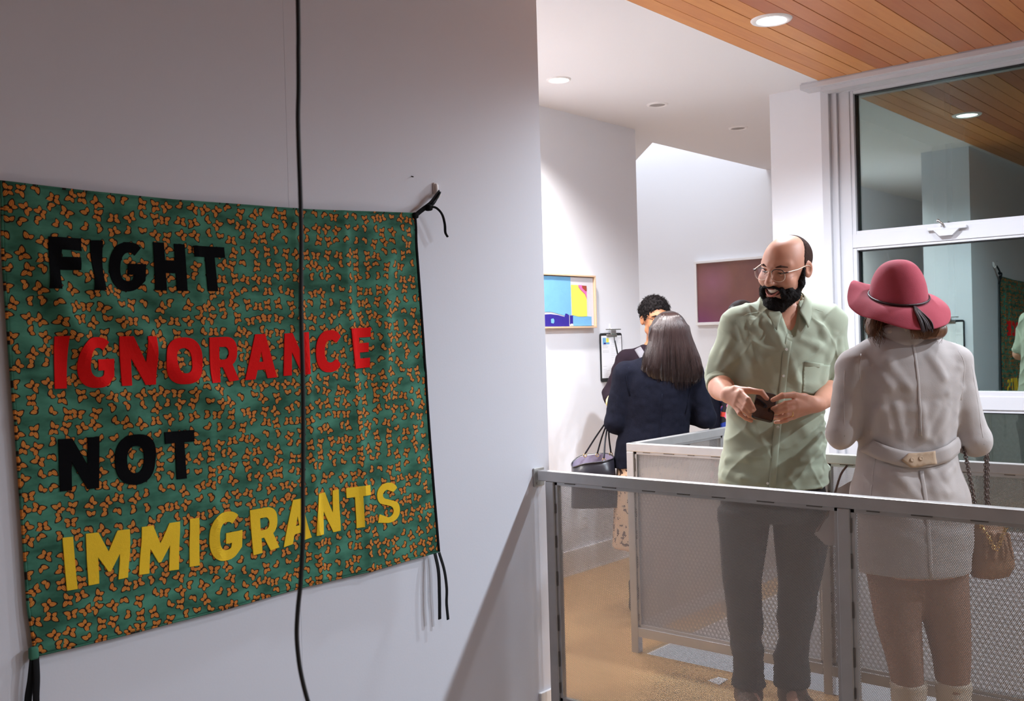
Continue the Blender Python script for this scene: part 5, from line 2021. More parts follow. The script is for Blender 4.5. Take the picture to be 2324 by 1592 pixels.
# half belt with pointed buttoned tab
bl = [tuple((p.x, p.z)) for p in smooth_path([(-0.142, 0, 1.070), (-0.10, 0, 1.046), (-0.05, 0, 1.028), (0.0, 0, 1.022), (0.05, 0, 1.024), (0.10, 0, 1.038), (0.165, 0, 1.064)], 5)]
belt = strip_on('half_belt', bv, bl, 0.052, 0.006, M_SUEDE, wom, 0.006)
tabp = [(-0.052, 1.022), (-0.030, 1.044), (0.060, 1.050), (0.062, 1.004), (-0.026, 0.998)]
tab_ = patch_on('belt_tab', bv, tabp, 0.004, M_SUEDE_T, wom, 0.0125)
for x, z in ((-0.022, 1.021), (0.010, 1.023)):
    p, n = on_surface(bv, x, z)
    mesh('button', *button_geo(p + n * 0.0155, n, 0.0078, 0.004), M_SUEDE_T, wom, True)
# front edge of the open coat swinging out on the left, with dark lining edge
m = MB()
m.prism([(-0.150, 0.08, 0.93), (-0.196, 0.10, 0.90), (-0.222, 0.12, 0.80), (-0.268, 0.14, 0.735), (-0.235, 0.12, 0.700), (-0.16, 0.07, 0.70)], (0.008, 0.016, 0.0))
m.build('coat_front_flap', M_SUEDE, wom, False)
tube('lining_edge', smooth_path([(-0.165, 0.075, 0.985), (-0.186, 0.085, 0.95), (-0.205, 0.10, 0.88), (-0.232, 0.115, 0.80), (-0.262, 0.13, 0.745)], 6), 0.0055, M_LINING, wom, 8, 0.6)
# stand collar and scarf
q = Sdf().cap((0.004, 0.0, 1.425), (0.004, 0.0, 1.450), 0.088, 0.092, 0.02)
q.ell((0.004, 0.0, 1.48), (0.080, 0.072, 0.05), 0.008, 's')
q.cut((0, 0, 1.455), (0, 0.15, 1))
sculpt('jacket_collar', q, M_SUEDE, wom, 0.004, disp=suede_disp)
q = Sdf()
for k in range(14):
    a0, a1 = 2 * PI * k / 14, 2 * PI * (k + 1) / 14
    q.cap((0.004 + 0.078 * math.cos(a0), 0.070 * math.sin(a0), 1.455 + 0.006 * math.sin(3 * a0)), (0.004 + 0.078 * math.cos(a1), 0.070 * math.sin(a1), 1.455 + 0.006 * math.sin(3 * a1)), 0.019, 0.019, 0.012)
sculpt('scarf', q, M_SCARF, wom, 0.004, disp=lambda V, N: 0.004 * vnoise(V * 55, 2))

# hat: felt dome, wavy brim, cord with a tassel
HC = Vector((0.003, 0.010, 1.575))
n1, n2 = 72, 22
V, F = [], []
for j in range(n2 + 1):
    a = (PI / 2) * j / n2                     # 0 at the band, pi/2 at the top
    for i in range(n1):
        t = 2 * PI * i / n1
        rx = 0.092 * math.cos(a) ** 0.78
        ry = 0.108 * math.cos(a) ** 0.78
        zb = -0.012 + 0.036 * math.sin(t) + 0.003 * math.cos(t)      # the hat tips back: low towards the camera
        z = zb + (0.117 - zb) * math.sin(a) ** 1.02
        dent = 0.004 * math.exp(-((t - 4.3) / 0.5) ** 2) * math.sin(2 * a)
        V.append((HC.x + (rx - dent) * math.cos(t), HC.y + (ry - dent) * math.sin(t), HC.z + z))
for j in range(n2):
    for i in range(n1):
        F.append((j * n1 + i, j * n1 + (i + 1) % n1, (j + 1) * n1 + (i + 1) % n1, (j + 1) * n1 + i))
hat = mesh('hat', V, F, M_HAT, wom, True)
md = hat.modifiers.new('thick', 'SOLIDIFY')
md.thickness = 0.003
V, F = [], []
NR = 12
_bt = [(-180, .000, .168), (-150, .030, .162), (-125, -.052, .160), (-100, -.075, .158), (-80, -.082, .158), (-60, -.076, .160), (-30, -.048, .162), (0, -.026, .162), (30, -.005, .160), (60, .012, .158), (90, .020, .156), (120, .022, .160), (150, .028, .166), (180, .000, .168)]
_bt = [(-180, -.034, .172), (-160, -.072, .162), (-130, -.100, .158), (-100, -.120, .160), (-70, -.128, .162), (-45, -.108, .162), (-20, -.066, .162), (0, -.040, .162), (30, -.015, .160), (60, .010, .158), (90, .025, .156), (112, .045, .158), (135, .060, .156), (152, .040, .158), (168, -.005, .168), (180, -.034, .172)]
_ang = np.radians([b_[0] for b_ in _bt])
tt_ = np.linspace(-PI, PI, 181)
zo = np.interp(tt_, _ang, [b_[1] for b_ in _bt])
ro = np.interp(tt_, _ang, [b_[2] for b_ in _bt])
ker = np.array([1, 2, 3, 4, 3, 2, 1.]) / 16
zo = np.convolve(np.concatenate([zo[-7:-1], zo, zo[1:7]]), ker, 'same')[6:-6]
zo = np.convolve(np.concatenate([zo[-7:-1], zo, zo[1:7]]), ker, 'same')[6:-6]
n1 = 120
for j in range(NR + 1):
    f = j / NR
    for i in range(n1):
        t = -PI + 2 * PI * i / n1
        zi = -0.012 + 0.036 * math.sin(t) + 0.003 * math.cos(t)
        Z = np.interp(t, tt_, zo)
        Ro = np.interp(t, tt_, ro)
        rx = 0.091 + (Ro - 0.091) * f
        ry = 0.107 + (Ro + 0.010 - 0.107) * f
        wob = 0.004 * f * f * math.sin(5 * t + 1)
        z = zi + (Z - zi) * (0.75 * f + 0.25 * f * f) + 0.010 * math.sin(PI * f) + wob
        V.append((HC.x + rx * math.cos(t), HC.y + ry * math.sin(t), HC.z + z))
for j in range(NR):
    for i in range(n1):
        F.append((j * n1 + i, (j + 1) * n1 + i, (j + 1) * n1 + (i + 1) % n1, j * n1 + (i + 1) % n1))
br = mesh('hat_brim', V, F, M_HAT, hat, True)
md = br.modifiers.new('thick', 'SOLIDIFY')
md.thickness = 0.003
md = br.modifiers.new('sub', 'SUBSURF')
md.levels = md.render_levels = 1
cord = [(HC.x + 0.0945 * math.cos(2 * PI * i / 80), HC.y + 0.1105 * math.sin(2 * PI * i / 80), HC.z - 0.007 + 0.036 * math.sin(2 * PI * i / 80) + 0.003 * math.cos(2 * PI * i / 80)) for i in range(80)]
tube('hat_cord', cord, 0.0048, M_CORD, hat, 8, 0.7, closed=True)
kx, ky, kz = 0.010, HC.y - 0.106, HC.z - 0.043
tg = []
rr = random.Random(5)
for k in range(11):
    dx = -0.016 + 0.036 * k / 10
    tg.append(tube_geo(smooth_path([(kx, ky, kz), (kx + dx * 0.4, ky - 0.030, kz - 0.018), (kx + dx + 0.012, ky - 0.054 - rr.uniform(0, 0.006), kz - 0.055), (kx + dx + 0.018, ky - 0.064, kz - 0.080 - rr.uniform(0, 0.012))], 5), 0.0026, 6))
o = mesh('hat_tassel', *merge_geo(tg), M_CORD, hat, True)
o['kind'] = 'stuff'

# wavy hair under the brim: dark low knot behind, loose waves at both sides
rw = random.Random(11)
q = Sdf()
q.ell((0.004, 0.02, 1.555), (0.078, 0.092, 0.085), 0.02)
q.ell((0.056, -0.104, 1.446), (0.056, 0.020, 0.028), 0.02)
q.ell((0.100, -0.07, 1.450), (0.024, 0.040, 0.034), 0.02)
q.ell((0.020, -0.075, 1.490), (0.07, 0.035, 0.030), 0.02)
q.ell((-0.085, 0.0, 1.470), (0.030, 0.040, 0.045), 0.02)
q.ell((0.092, -0.01, 1.470), (0.026, 0.036, 0.035), 0.02)
hr = sculpt('hair', q, M_HAIR_B, wom, 0.005, disp=lambda V, N: 0.003 * vnoise(V * np.array([70, 70, 25])))
pts = []
for k in range(340):
    side = rw.choice((-1, 1))
    bx_ = 0.004 + side * rw.uniform(0.070, 0.100)
    by_ = rw.uniform(-0.045, 0.06)
    z0 = rw.uniform(1.50, 1.54)
    L = rw.uniform(0.06, 0.13) if side < 0 else rw.uniform(0.05, 0.105)
    ph_ = rw.uniform(0, 6.3)
    path = []
    for j in range(10):
        f = j / 9
        path.append(Vector((bx_ + side * 0.012 * math.sin(f * 2.4) + 0.010 * f * math.sin(7 * f + ph_), by_ - 0.03 * f + 0.010 * f * math.cos(7 * f + ph_), z0 - L * f)))
    pts.append(path)
for k in range(120):
    a = rw.uniform(-0.045, 0.095)
    path = []
    for j in range(9):
        f = j / 8
        path.append(Vector((a + (0.045 - a) * f * 0.5 + 0.006 * math.sin(5 * f + k), -0.085 - 0.045 * math.sin(PI * f * 0.8), 1.490 - 0.070 * f)))
    pts.append(path)
o = hair_strands('hair_strands', pts, 9, M_HAIR_B, hr, 0.0016, 0.3)
o['kind'] = 'stuff'

# legs and boots
q = Sdf()
q.loft([(0.20, 0.002, 0.0, 0.048, 0.055), (0.33, -0.012, 0.0, 0.060, 0.066), (0.45, -0.030, 0, 0.075, 0.078), (0.60, -0.035, 0, 0.092, 0.092), (0.72, -0.045, 0, 0.10, 0.10)], 0.02, p=2.0)
q.loft([(0.20, 0.152, 0.0, 0.050, 0.055), (0.33, 0.150, 0.0, 0.062, 0.066), (0.45, 0.136, 0, 0.076, 0.078), (0.60, 0.112, 0, 0.096, 0.092), (0.72, 0.105, 0, 0.10, 0.10)], 0.02, p=2.0)
sculpt('leggings', q, M_TIGHTS, wom, 0.007)
for fx in (0.000, 0.154):
    q = Sdf()
    q.cap((fx, 0.0, 0.235), (fx, 0.005, 0.07), 0.060, 0.048, 0.02)
    q.cap((fx, 0.0, 0.05), (fx, 0.13, 0.042), 0.046, 0.040, 0.03)
    q.cut((0, 0, 0.25), (0, 0, 1), 0.004)
    q.cut((0, 0, 0.004), (0, 0, -1), 0.004)
    sculpt('boot', q, M_SUEDEBOOT, wom, 0.006, disp=lambda V, N: 0.003 * vnoise(V * np.array([15, 15, 45])))

# chain strap bag hanging at her right side: a thing of its own
M_TANBAG = pmat('tan_bag_leather', (0.30, 0.15, 0.075), 0.5, bump=(35, 0.4, 0.008), var=(14, 0.2))
M_CHAIN = pmat('dark_chain_metal', (0.16, 0.12, 0.11), 0.3, metal=0.9)


def local_thing(name, base, loc):
    """an Empty standing in a person's frame"""
    t = empty(name)
    t.matrix_world = Matrix.Translation(base) @ Matrix.Rotation(YAW, 4, 'Z') @ Matrix.Translation(loc)
    t.location = t.matrix_world.to_translation()
    t.rotation_euler = (0, 0, YAW)
    return t


cbg = local_thing('shoulder_bag', (-1.245, 3.461, 0), (0.290, 0.0, 0.585))
tag(cbg, 'soft tan pouch bag on dark chain straps beside the woman in the hat', 'handbag')
q = Sdf()
q.loft([(0.015, 0.0, 0, 0.060, 0.035), (0.05, 0.0, 0, 0.078, 0.050), (0.11, 0.0, 0, 0.074, 0.050), (0.17, -0.004, 0, 0.058, 0.036), (0.205, -0.006, 0, 0.052, 0.022)], 0.02, p=2.1)
for x in (-0.035, -0.01, 0.015, 0.04):
    q.cap((x, -0.045, 0.17), (x * 1.2, -0.058, 0.09), 0.006, 0.004, 0.014)
sculpt('pouch', q, M_TANBAG, cbg, 0.005, disp=lambda V, N: 0.004 * vnoise(V * np.array([30, 30, 12]), 7))


def chain(path, r=0.0062, wire=0.0019):
    P = smooth_path(path, 12)
    L = [0]
    for a, b_ in zip(P[:-1], P[1:]):
        L.append(L[-1] + (b_ - a).length)
    out = []
    d = 0
    k = 0
    while d < L[-1]:
        i = max(0, min(len(P) - 2, int(np.searchsorted(L, d)) - 1))
        f = (d - L[i]) / max(1e-6, L[i + 1] - L[i])
        c = P[i].lerp(P[i + 1], f)
        t = (P[i + 1] - P[i]).normalized()
        a = Vector((1, 0, 0)) if k % 2 else Vector((0, 1, 0))
        a = (a - t * a.dot(t)).normalized()
        ring = [c + t * (r * 1.25 * math.cos(2 * PI * j / 10)) + a * (r * math.sin(2 * PI * j / 10)) for j in range(10)]
        out.append(tube_geo(ring, wire, 5, closed=True))
        d += r * 1.55
        k += 1
    return merge_geo(out)


for dz, path in ((0, [(-0.100, 0.01, 0.52), (-0.098, -0.040, 0.455), (-0.086, -0.052, 0.36), (-0.068, -0.045, 0.27), (-0.045, -0.02, 0.205)]), (1, [(-0.006, 0.05, 0.49), (-0.008, 0.0, 0.465), (-0.011, -0.005, 0.36), (-0.012, -0.01, 0.27), (0.0, -0.02, 0.205)]), (2, [(-0.000, 0.055, 0.49), (0.000, 0.006, 0.465), (-0.002, 0.002, 0.36), (-0.004, -0.004, 0.27), (0.012, -0.02, 0.205)])):
    o = mesh('chain_strap', *chain(path), M_CHAIN, cbg, True)
    o['kind'] = 'stuff'
ck = [(-0.045, -0.030, 0.20), (-0.03, -0.060, 0.16), (-0.01, -0.064, 0.12), (0.01, -0.064, 0.16), (0.03, -0.060, 0.20)]
o = mesh('chain_trim', *chain(ck), M_GOLD, cbg, True)
o['kind'] = 'stuff'
# ------------------------------------------------------------------ the long haired woman in the navy blazer, seen from behind
M_NAVY = pmat('navy_wool', (0.0065, 0.007, 0.014), 0.95, bump=(260, 0.35, 0.003), var=(60, 0.35), spec=0.12)
M_DHAIR = pmat('dark_brown_straight_hair', (0.018, 0.009, 0.008), 0.40, bump=(70, 0.35, 0.004), stretch=(1, 1, 0.08), var=(55, 0.4), spec=0.8)
M_SPOT = bpy.data.materials.new('spotted_beige_skirt')
M_SPOT.use_nodes = True
g = NG(M_SPOT)
nt = M_SPOT.node_tree
tc = g.new('ShaderNodeTexCoord')
nz = g.new('ShaderNodeTexNoise')
nz.inputs['Scale'].default_value = 42
nt.links.new(tc.outputs['Object'], nz.inputs['Vector'])
n2 = g.new('ShaderNodeTexNoise')
n2.inputs['Scale'].default_value = 11
nt.links.new(tc.outputs['Object'], n2.inputs['Vector'])
c_ = g.mix(n2.outputs['Fac'], (0.70, 0.52, 0.38, 1), (0.62, 0.38, 0.22, 1))
c_ = g.mix(g.m('GREATER_THAN', nz.outputs['Fac'], 0.60), c_, (0.05, 0.025, 0.02, 1))
nt.links.new(c_, nt.nodes['Principled BSDF'].inputs['Base Color'])
nt.nodes['Principled BSDF'].inputs['Roughness'].default_value = 0.8

NB = (-2.93, 4.42, 0)
nav = empty('person', NB, YAW)
tag(nav, 'woman seen from behind with long dark hair and a navy blazer, leaning on the railing', 'person')
HN = head_matrix((0.150, 0.015, 1.452), 160, 8, 0) @ Matrix.Scale(0.93, 4)
s = Sdf()
s.loft([(0.70, 0.03, 0, 0.160, 0.115), (0.86, 0.04, 0, 0.165, 0.115), (1.02, 0.065, 0, 0.130, 0.09), (1.18, 0.075, 0, 0.150, 0.09), (1.29, 0.09, 0, 0.130, 0.075), (1.34, 0.11, 0.005, 0.06, 0.055)], 0.03)
s.cap((0.12, 0.0, 1.28), (0.146, 0.012, 1.42), 0.05, 0.046, 0.03)
add_head(s, HN)
LSn, LEn, LWn = (-0.085, 0.0, 1.265), (-0.150, -0.015, 1.010), (-0.120, 0.20, 1.02)
RSn, REn, RWn = (0.255, 0.0, 1.265), (0.318, -0.030, 1.025), (0.180, 0.17, 1.05)
for S_, E_, W_ in ((LSn, LEn, LWn), (RSn, REn, RWn)):
    s.cap(S_, E_, 0.042, 0.036, 0.03)
    s.cap(E_, W_, 0.036, 0.024, 0.02)
    W_ = Vector(W_)
    fs = []
    for k in range(4):
        f0 = W_ + Vector((0.018 - 0.012 * k, 0.075, 0.012 - 0.004 * k))
        fs.append([f0, f0 + Vector((0, 0.030, -0.008)), f0 + Vector((0, 0.045, -0.024)), f0 + Vector((0, 0.042, -0.042))])
    th = [W_ + Vector((0.02, 0.03, 0.014)), W_ + Vector((0.026, 0.055, 0.02)), W_ + Vector((0.022, 0.08, 0.016)), W_ + Vector((0.016, 0.098, 0.006))]
    add_hand(s, W_, fs, th, 0.024)
for hx in (-0.05, 0.10):
    s.cap((hx, 0, 0.80), (hx, -0.01, 0.45), 0.075, 0.050, 0.03)
    s.cap((hx, -0.01, 0.45), (hx, 0.0, 0.10), 0.048, 0.034, 0.02)
    s.cap((hx, 0.0, 0.06), (hx, 0.12, 0.04), 0.034, 0.028, 0.02)
sculpt('body', s, M_SKIN_W, nav, 0.0065)
q = Sdf()
q.loft([(0.775, 0.035, 0, 0.200, 0.140), (0.90, 0.045, 0, 0.192, 0.132), (1.00, 0.062, 0, 0.178, 0.118), (1.12, 0.072, 0, 0.182, 0.118), (1.22, 0.080, 0, 0.190, 0.112), (1.28, 0.088, 0, 0.180, 0.098), (1.325, 0.10, 0.0, 0.12, 0.080), (1.36, 0.115, 0.004, 0.07, 0.062)], 0.03, p=2.3)
q.cap((0.02, 0, 1.305), (-0.085, 0, 1.262), 0.048, 0.060, 0.03)
q.cap((0.18, 0, 1.305), (0.258, 0, 1.265), 0.048, 0.060, 0.03)
for S_, E_, W_ in ((LSn, LEn, LWn), (RSn, REn, RWn)):
    q.cap(S_, E_, 0.064, 0.055, 0.022)
    q.cap(E_, Vector(E_).lerp(Vector(W_), 0.9), 0.055, 0.042, 0.02)
q.cut((0, 0, 0.785), (0.12, 0, -1), 0.006)
bz = sculpt('blazer', q, M_NAVY, nav, 0.0055, disp=lambda V, N: 0.004 * vnoise(V * np.array([16, 16, 9]), 6) + 0.002 * vnoise(V * 40, 2))
bv = bvh_of(bz)
strip_on('back_seam', bv, [(0.085 - 0.035 * k / 14, 1.16 - 0.026 * k) for k in range(14)], 0.006, 0.002, M_NAVY, nav)
strip_on('armhole_seam', bv, [(0.235, 1.29), (0.248, 1.24), (0.240, 1.18), (0.225, 1.12), (0.205, 1.05)], 0.006, 0.002, M_NAVY, nav)
strip_on('armhole_seam', bv, [(-0.075, 1.30), (-0.090, 1.25), (-0.085, 1.20), (-0.075, 1.15)], 0.006, 0.002, M_NAVY, nav)
q = Sdf().loft([(0.34, 0.03, 0, 0.215, 0.16), (0.55, 0.032, 0, 0.200, 0.15), (0.80, 0.04, 0, 0.185, 0.130)], 0.02)
q.cut((0, 0, 0.36), (0, 0, -1), 0.004)
sculpt('skirt', q, M_SPOT, nav, 0.008, disp=lambda V, N: 0.010 * vnoise(V * np.array([16, 16, 3]), 4))
for hx in (-0.05, 0.10):
    q = Sdf().cap((hx, 0, 0.16), (hx, 0, 0.05), 0.05, 0.046, 0.02)
    q.cap((hx, 0.0, 0.045), (hx, 0.12, 0.04), 0.044, 0.036, 0.03)
    q.cut((0, 0, 0.003), (0, 0, -1), 0.004)
    sculpt('ankle_boot', q, M_BLACKPL, nav, 0.007)

# hair: a heavy straight fall with loose strands
q = Sdf()
q.ell((0.150, 0.020, 1.478), (0.096, 0.112, 0.108), 0.02)
q.loft([(1.215, 0.180, -0.085, 0.075, 0.026), (1.24, 0.155, -0.080, 0.125, 0.036), (1.28, 0.140, -0.068, 0.160, 0.052), (1.35, 0.145, -0.050, 0.142, 0.068), (1.42, 0.150, -0.025, 0.118, 0.085), (1.50, 0.150, 0.0, 0.098, 0.095)], 0.03, p=2.2)
q.cut((0, 0.125, 0), (0, 1, 0), 0.01)


def hair_disp(V, N):
    ang = np.arctan2(V[:, 0] - 0.15, -(V[:, 1] - 0.02))
    low = np.clip((1.50 - V[:, 2]) / 0.18, 0.15, 1)
    return low * (0.009 * vnoise(np.stack([ang * 7, V[:, 2] * 5, 0 * ang], 1), 2) + 0.007 * vnoise(np.stack([ang * 19, V[:, 2] * 6, 0 * ang + 4], 1), 3))


M_STRAND = pmat('dark_brown_hair_strands', (0.036, 0.017, 0.015), 0.36, var=(9, 0.6), spec=0.5)
hm_ = sculpt('long_hair', q, M_DHAIR, nav, 0.0045, disp=hair_disp)
bh = bvh_of(hm_)
rh = random.Random(21)
roots = []
for k in range(900):
    a = rh.uniform(-1.25, 1.25)
    wob = rh.uniform(-1, 1)
    zend = 1.19 + 0.07 * abs(a - 0.25) ** 1.3 + rh.uniform(-0.02, 0.05)
    path = []
    for j in range(16):
        f = j / 15
        z = 1.572 - (1.572 - zend) * f
        w_ = np.interp(z, [1.18, 1.25, 1.30, 1.42, 1.50, 1.56], [0.15, 0.170, 0.163, 0.120, 0.098, 0.050])
        x = 0.150 + (0.02 if z < 1.25 else 0) * 0 + w_ * math.sin(a) * 0.99 + 0.006 * f * math.sin(6 * f + 5 * wob) - 0.012 * f * (a < -0.4)
        p, n = on_surface(bh, x, z)
        if p is None:
            if path:
                p = path[-1] + Vector((0.35 * (x - path[-1].x), -0.001, -(1.572 - zend) / 15))
            else:
                continue
            path.append(p)
        else:
            path.append(p + n * (0.0010 + 0.002 * rh.random() * f))
    if len(path) > 5:
        roots.append(path)
o = hair_strands('hair_strands', roots, 16, M_STRAND, hm_, 0.0013, 0.35)
o['kind'] = 'stuff'

# black handbag hanging from her forearm: a thing of its own
M_LEATHER = pmat('black_bag_leather', (0.016, 0.014, 0.020), 0.32, bump=(150, 0.10, 0.002), spec=0.6)
M_LINER = pmat('lilac_bag_lining', (0.30, 0.25, 0.34), 0.8)
hb = local_thing('handbag', NB, (-0.262, -0.02, 0.575))
tag(hb, 'black leather tote with gold rings hanging beside the woman in the navy blazer', 'handbag')
# open tote: outer shell from rings of section points, flared to the front left
def tote_ring(z, f):
    hx, hy = 0.128 - 0.018 * f, 0.055 + 0.030 * f
    pts = []
    for k in range(32):
        a = 2 * PI * k / 32
        c, s_ = math.cos(a), math.sin(a)
        x = hx * math.copysign(abs(c) ** 0.55, c)
        y = hy * math.copysign(abs(s_) ** 0.55, s_)
        pinch = f * 0.5
        y *= 1 - pinch * max(0, c) ** 2
        zz = z + f * (0.020 * c - 0.008 * math.cos(2 * a) + 0.012 * s_)
        pts.append((x - 0.010 * f, y, zz))
    return pts


V, F = [], []
rings = [tote_ring(0.0, 0), tote_ring(0.012, 0.02), tote_ring(0.08, 0.35), tote_ring(0.16, 0.7), tote_ring(0.245, 1.0)]
for r in rings:
    V += r
V.append((0, 0, 0))
for j in range(4):
    for k in range(32):
        F.append((j * 32 + k, j * 32 + (k + 1) % 32, (j + 1) * 32 + (k + 1) % 32, (j + 1) * 32 + k))
for k in range(32):
    F.append((len(V) - 1, (k + 1) % 32, k))
sh = mesh('bag_body', V, F, M_LEATHER, hb, True)
md = sh.modifiers.new('thick', 'SOLIDIFY')
md.thickness = 0.003
V2, F2 = [], []
for r in (tote_ring(0.243, 1.0), tote_ring(0.16, 0.7), tote_ring(0.06, 0.3)):
    V2 += [(x * 0.96, y * 0.93, z) for x, y, z in r]
for j in range(2):
    for k in range(32):
        F2.append((j * 32 + k, j * 32 + (k + 1) % 32, (j + 1) * 32 + (k + 1) % 32, (j + 1) * 32 + k))
mesh('bag_lining', V2, F2, M_LINER, hb, True)
tube('bag_rim', rings[-1], 0.0032, M_LEATHER, hb, 8, closed=True)
top = Vector((0.085, 0.03, 0.460))
for a_, e_ in (((-0.045, 0.055, 0.262), 0), ((0.045, -0.045, 0.248), 1), ((0.090, 0.040, 0.268), 2), ((0.020, 0.060, 0.262), 3)):
    a_ = Vector(a_)
    tube('ring', [a_ + Vector((0.008 * math.cos(2 * PI * k / 14), 0, 0.008 * math.sin(2 * PI * k / 14))) for k in range(14)], 0.0022, M_GOLD, hb, 6, closed=True)
    mid = a_.lerp(top, 0.5) + Vector((-0.006, 0, 0))
    tube('strap', smooth_path([a_ + Vector((0, 0, 0.008)), mid, top + Vector((0, 0.0, 0.0))], 8), 0.0062, M_LEATHER, hb, 8, 0.5)

# ------------------------------------------------------------------ person with short curly hair, facing this way
M_SKIN_C = skin_mat('brown_skin', (0.46, 0.19, 0.085))
M_CURL = pmat('black_curly_hair', (0.008, 0.005, 0.005), 0.7, bump=(160, 0.6, 0.006), spec=0.2)
M_PLUM = pmat('dark_plum_sweater', (0.016, 0.009, 0.014), 0.95, bump=(120, 0.3, 0.003), spec=0.15)
M_YEL = pmat('pale_yellow_cuff', (0.70, 0.60, 0.28), 0.85, bump=(60, 0.3, 0.004))
M_GREYSTRAP = pmat('grey_webbing', (0.20, 0.19, 0.21), 0.9)
M_BLACKTR = pmat('black_trousers', (0.015, 0.015, 0.018), 0.9, bump=(200, 0.2, 0.002))
cur = empty('person', (-3.30, 5.05, 0), YAW)
tag(cur, 'person with short black curly hair and glasses, half hidden behind the woman in navy', 'person')
HCu = head_matrix((0.045, -0.02, 1.552), 12, 4, 0) @ Matrix.Scale(0.97, 4)
s = Sdf()
s.loft([(0.75, 0.02, 0, 0.150, 0.105), (0.95, 0.03, 0, 0.145, 0.10), (1.15, 0.035, 0, 0.140, 0.09), (1.28, 0.04, 0, 0.150, 0.085), (1.36, 0.04, 0, 0.120, 0.07), (1.41, 0.042, 0, 0.06, 0.055)], 0.03)
s.cap((0.04, 0.0, 1.36), (0.045, -0.005, 1.50), 0.054, 0.050, 0.03)
add_head(s, HCu)
LSc, LEc, LWc = (-0.130, 0.0, 1.320), (-0.225, -0.010, 1.120), (-0.228, -0.16, 1.060)
RSc, REc, RWc = (0.215, 0.0, 1.320), (0.265, 0.0, 1.09), (0.20, -0.18, 1.08)
for S_, E_, W_, sg in ((LSc, LEc, LWc, 1), (RSc, REc, RWc, -1)):
    s.cap(S_, E_, 0.044, 0.038, 0.03)
    s.cap(E_, W_, 0.038, 0.026, 0.02)
    W_ = Vector(W_)
    fs = []
    for k in range(4):
        f0 = W_ + Vector((sg * 0.012, -0.070, 0.018 - 0.014 * k))
        fs.append([f0, f0 + Vector((sg * 0.012, -0.030, -0.004)), f0 + Vector((sg * 0.030, -0.042, -0.006)), f0 + Vector((sg * 0.048, -0.034, -0.006))])
    th = [W_ + Vector((sg * 0.012, -0.03, 0.024)), W_ + Vector((sg * 0.022, -0.055, 0.032)), W_ + Vector((sg * 0.034, -0.075, 0.028)), W_ + Vector((sg * 0.044, -0.088, 0.020))]
    add_hand(s, W_, fs, th, 0.025)
for hx in (-0.06, 0.10):
    s.cap((hx, 0, 0.80), (hx, -0.01, 0.45), 0.075, 0.050, 0.03)
    s.cap((hx, -0.01, 0.45), (hx, 0.0, 0.10), 0.048, 0.036, 0.02)
    s.cap((hx, 0.0, 0.06), (hx, -0.12, 0.04), 0.036, 0.03, 0.02)
sculpt('body', s, M_SKIN_C, cur, 0.0045)
eyes_for(HCu, cur, skin=M_SKIN_C)
for sx in (-1, 1):
    q = Sdf()
    q.cap((sx * 0.014, -0.0985, 0.0235), (sx * 0.034, -0.0935, 0.0285), 0.0045, 0.004, 0.004, 'u', HCu)
    q.cap((sx * 0.034, -0.0935, 0.0285), (sx * 0.052, -0.0785, 0.0235), 0.004, 0.0025, 0.004, 'u', HCu)
    sculpt('eyebrow', q, M_CURL, cur, 0.002)
q = Sdf().cap((-0.022, -0.092, -0.064), (0.022, -0.092, -0.064), 0.006, 0.006, 0.004, 'u', HCu)
sculpt('lip', q, M_LIP, cur, 0.002)
glasses(HCu, cur, M_BROW, M_BROW, brow=False)
q = Sdf().ell((0, 0.018, 0.052), (0.090, 0.108, 0.098), 0.02, 'u', HCu)
q.ell((0, -0.105, 0.000), (0.064, 0.085, 0.068), 0.015, 's', HCu)
for sx in (-1, 1):
    q.ell((sx * 0.090, 0.012, -0.005), (0.03, 0.028, 0.036), 0.006, 's', HCu)
q.cut(HCu @ Vector((0, 0.05, -0.055)), HCu.to_3x3() @ Vector((0, -0.3, -1)), 0.01)
ch_ = sculpt('curly_hair', q, M_CURL, cur, 0.0045, disp=lambda V, N: 0.006 * vnoise(V * 95) + 0.004 * vnoise(V * 190, 4))
rc = np.random.RandomState(8)
Vc = np.array([v.co for v in ch_.data.vertices])
Nc = np.array([v.normal for v in ch_.data.vertices])
rts = []
for i in rc.choice(len(Vc), min(700, len(Vc)), replace=False):
    p, n = Vector(Vc[i]), Vector(Nc[i])
    a = n.orthogonal().normalized()
    b_ = n.cross(a)
    ph_ = rc.uniform(0, 6.3)
    rts.append([p + n * (0.002 * j) + (a * math.cos(ph_ + 1.3 * j) + b_ * math.sin(ph_ + 1.3 * j)) * 0.0045 for j in range(6)])
o = hair_strands('curls', rts, 6, M_CURL, ch_, 0.0013, 0.6)
o['kind'] = 'stuff'
q = Sdf()
q.loft([(0.80, 0.025, 0, 0.175, 0.125), (0.95, 0.03, 0, 0.172, 0.12), (1.15, 0.035, 0, 0.168, 0.112), (1.28, 0.04, 0, 0.178, 0.105), (1.345, 0.04, 0, 0.145, 0.088), (1.40, 0.043, 0, 0.075, 0.068)], 0.03)
q.cap((-0.02, 0, 1.36), (-0.130, 0, 1.318), 0.045, 0.055, 0.03)
q.cap((0.10, 0, 1.36), (0.215, 0, 1.318), 0.045, 0.055, 0.03)
for S_, E_, W_ in ((LSc, LEc, LWc), (RSc, REc, RWc)):
    q.cap(S_, E_, 0.060, 0.054, 0.022)
    q.cap(E_, Vector(E_).lerp(Vector(W_), 0.45), 0.054, 0.048, 0.02)
q.cut((0, 0, 0.81), (0, 0, -1), 0.006)
sw = sculpt('sweater', q, M_PLUM, cur, 0.006, disp=lambda V, N: 0.005 * vnoise(V * np.array([14, 14, 30]), 6))
bv = bvh_of(sw)
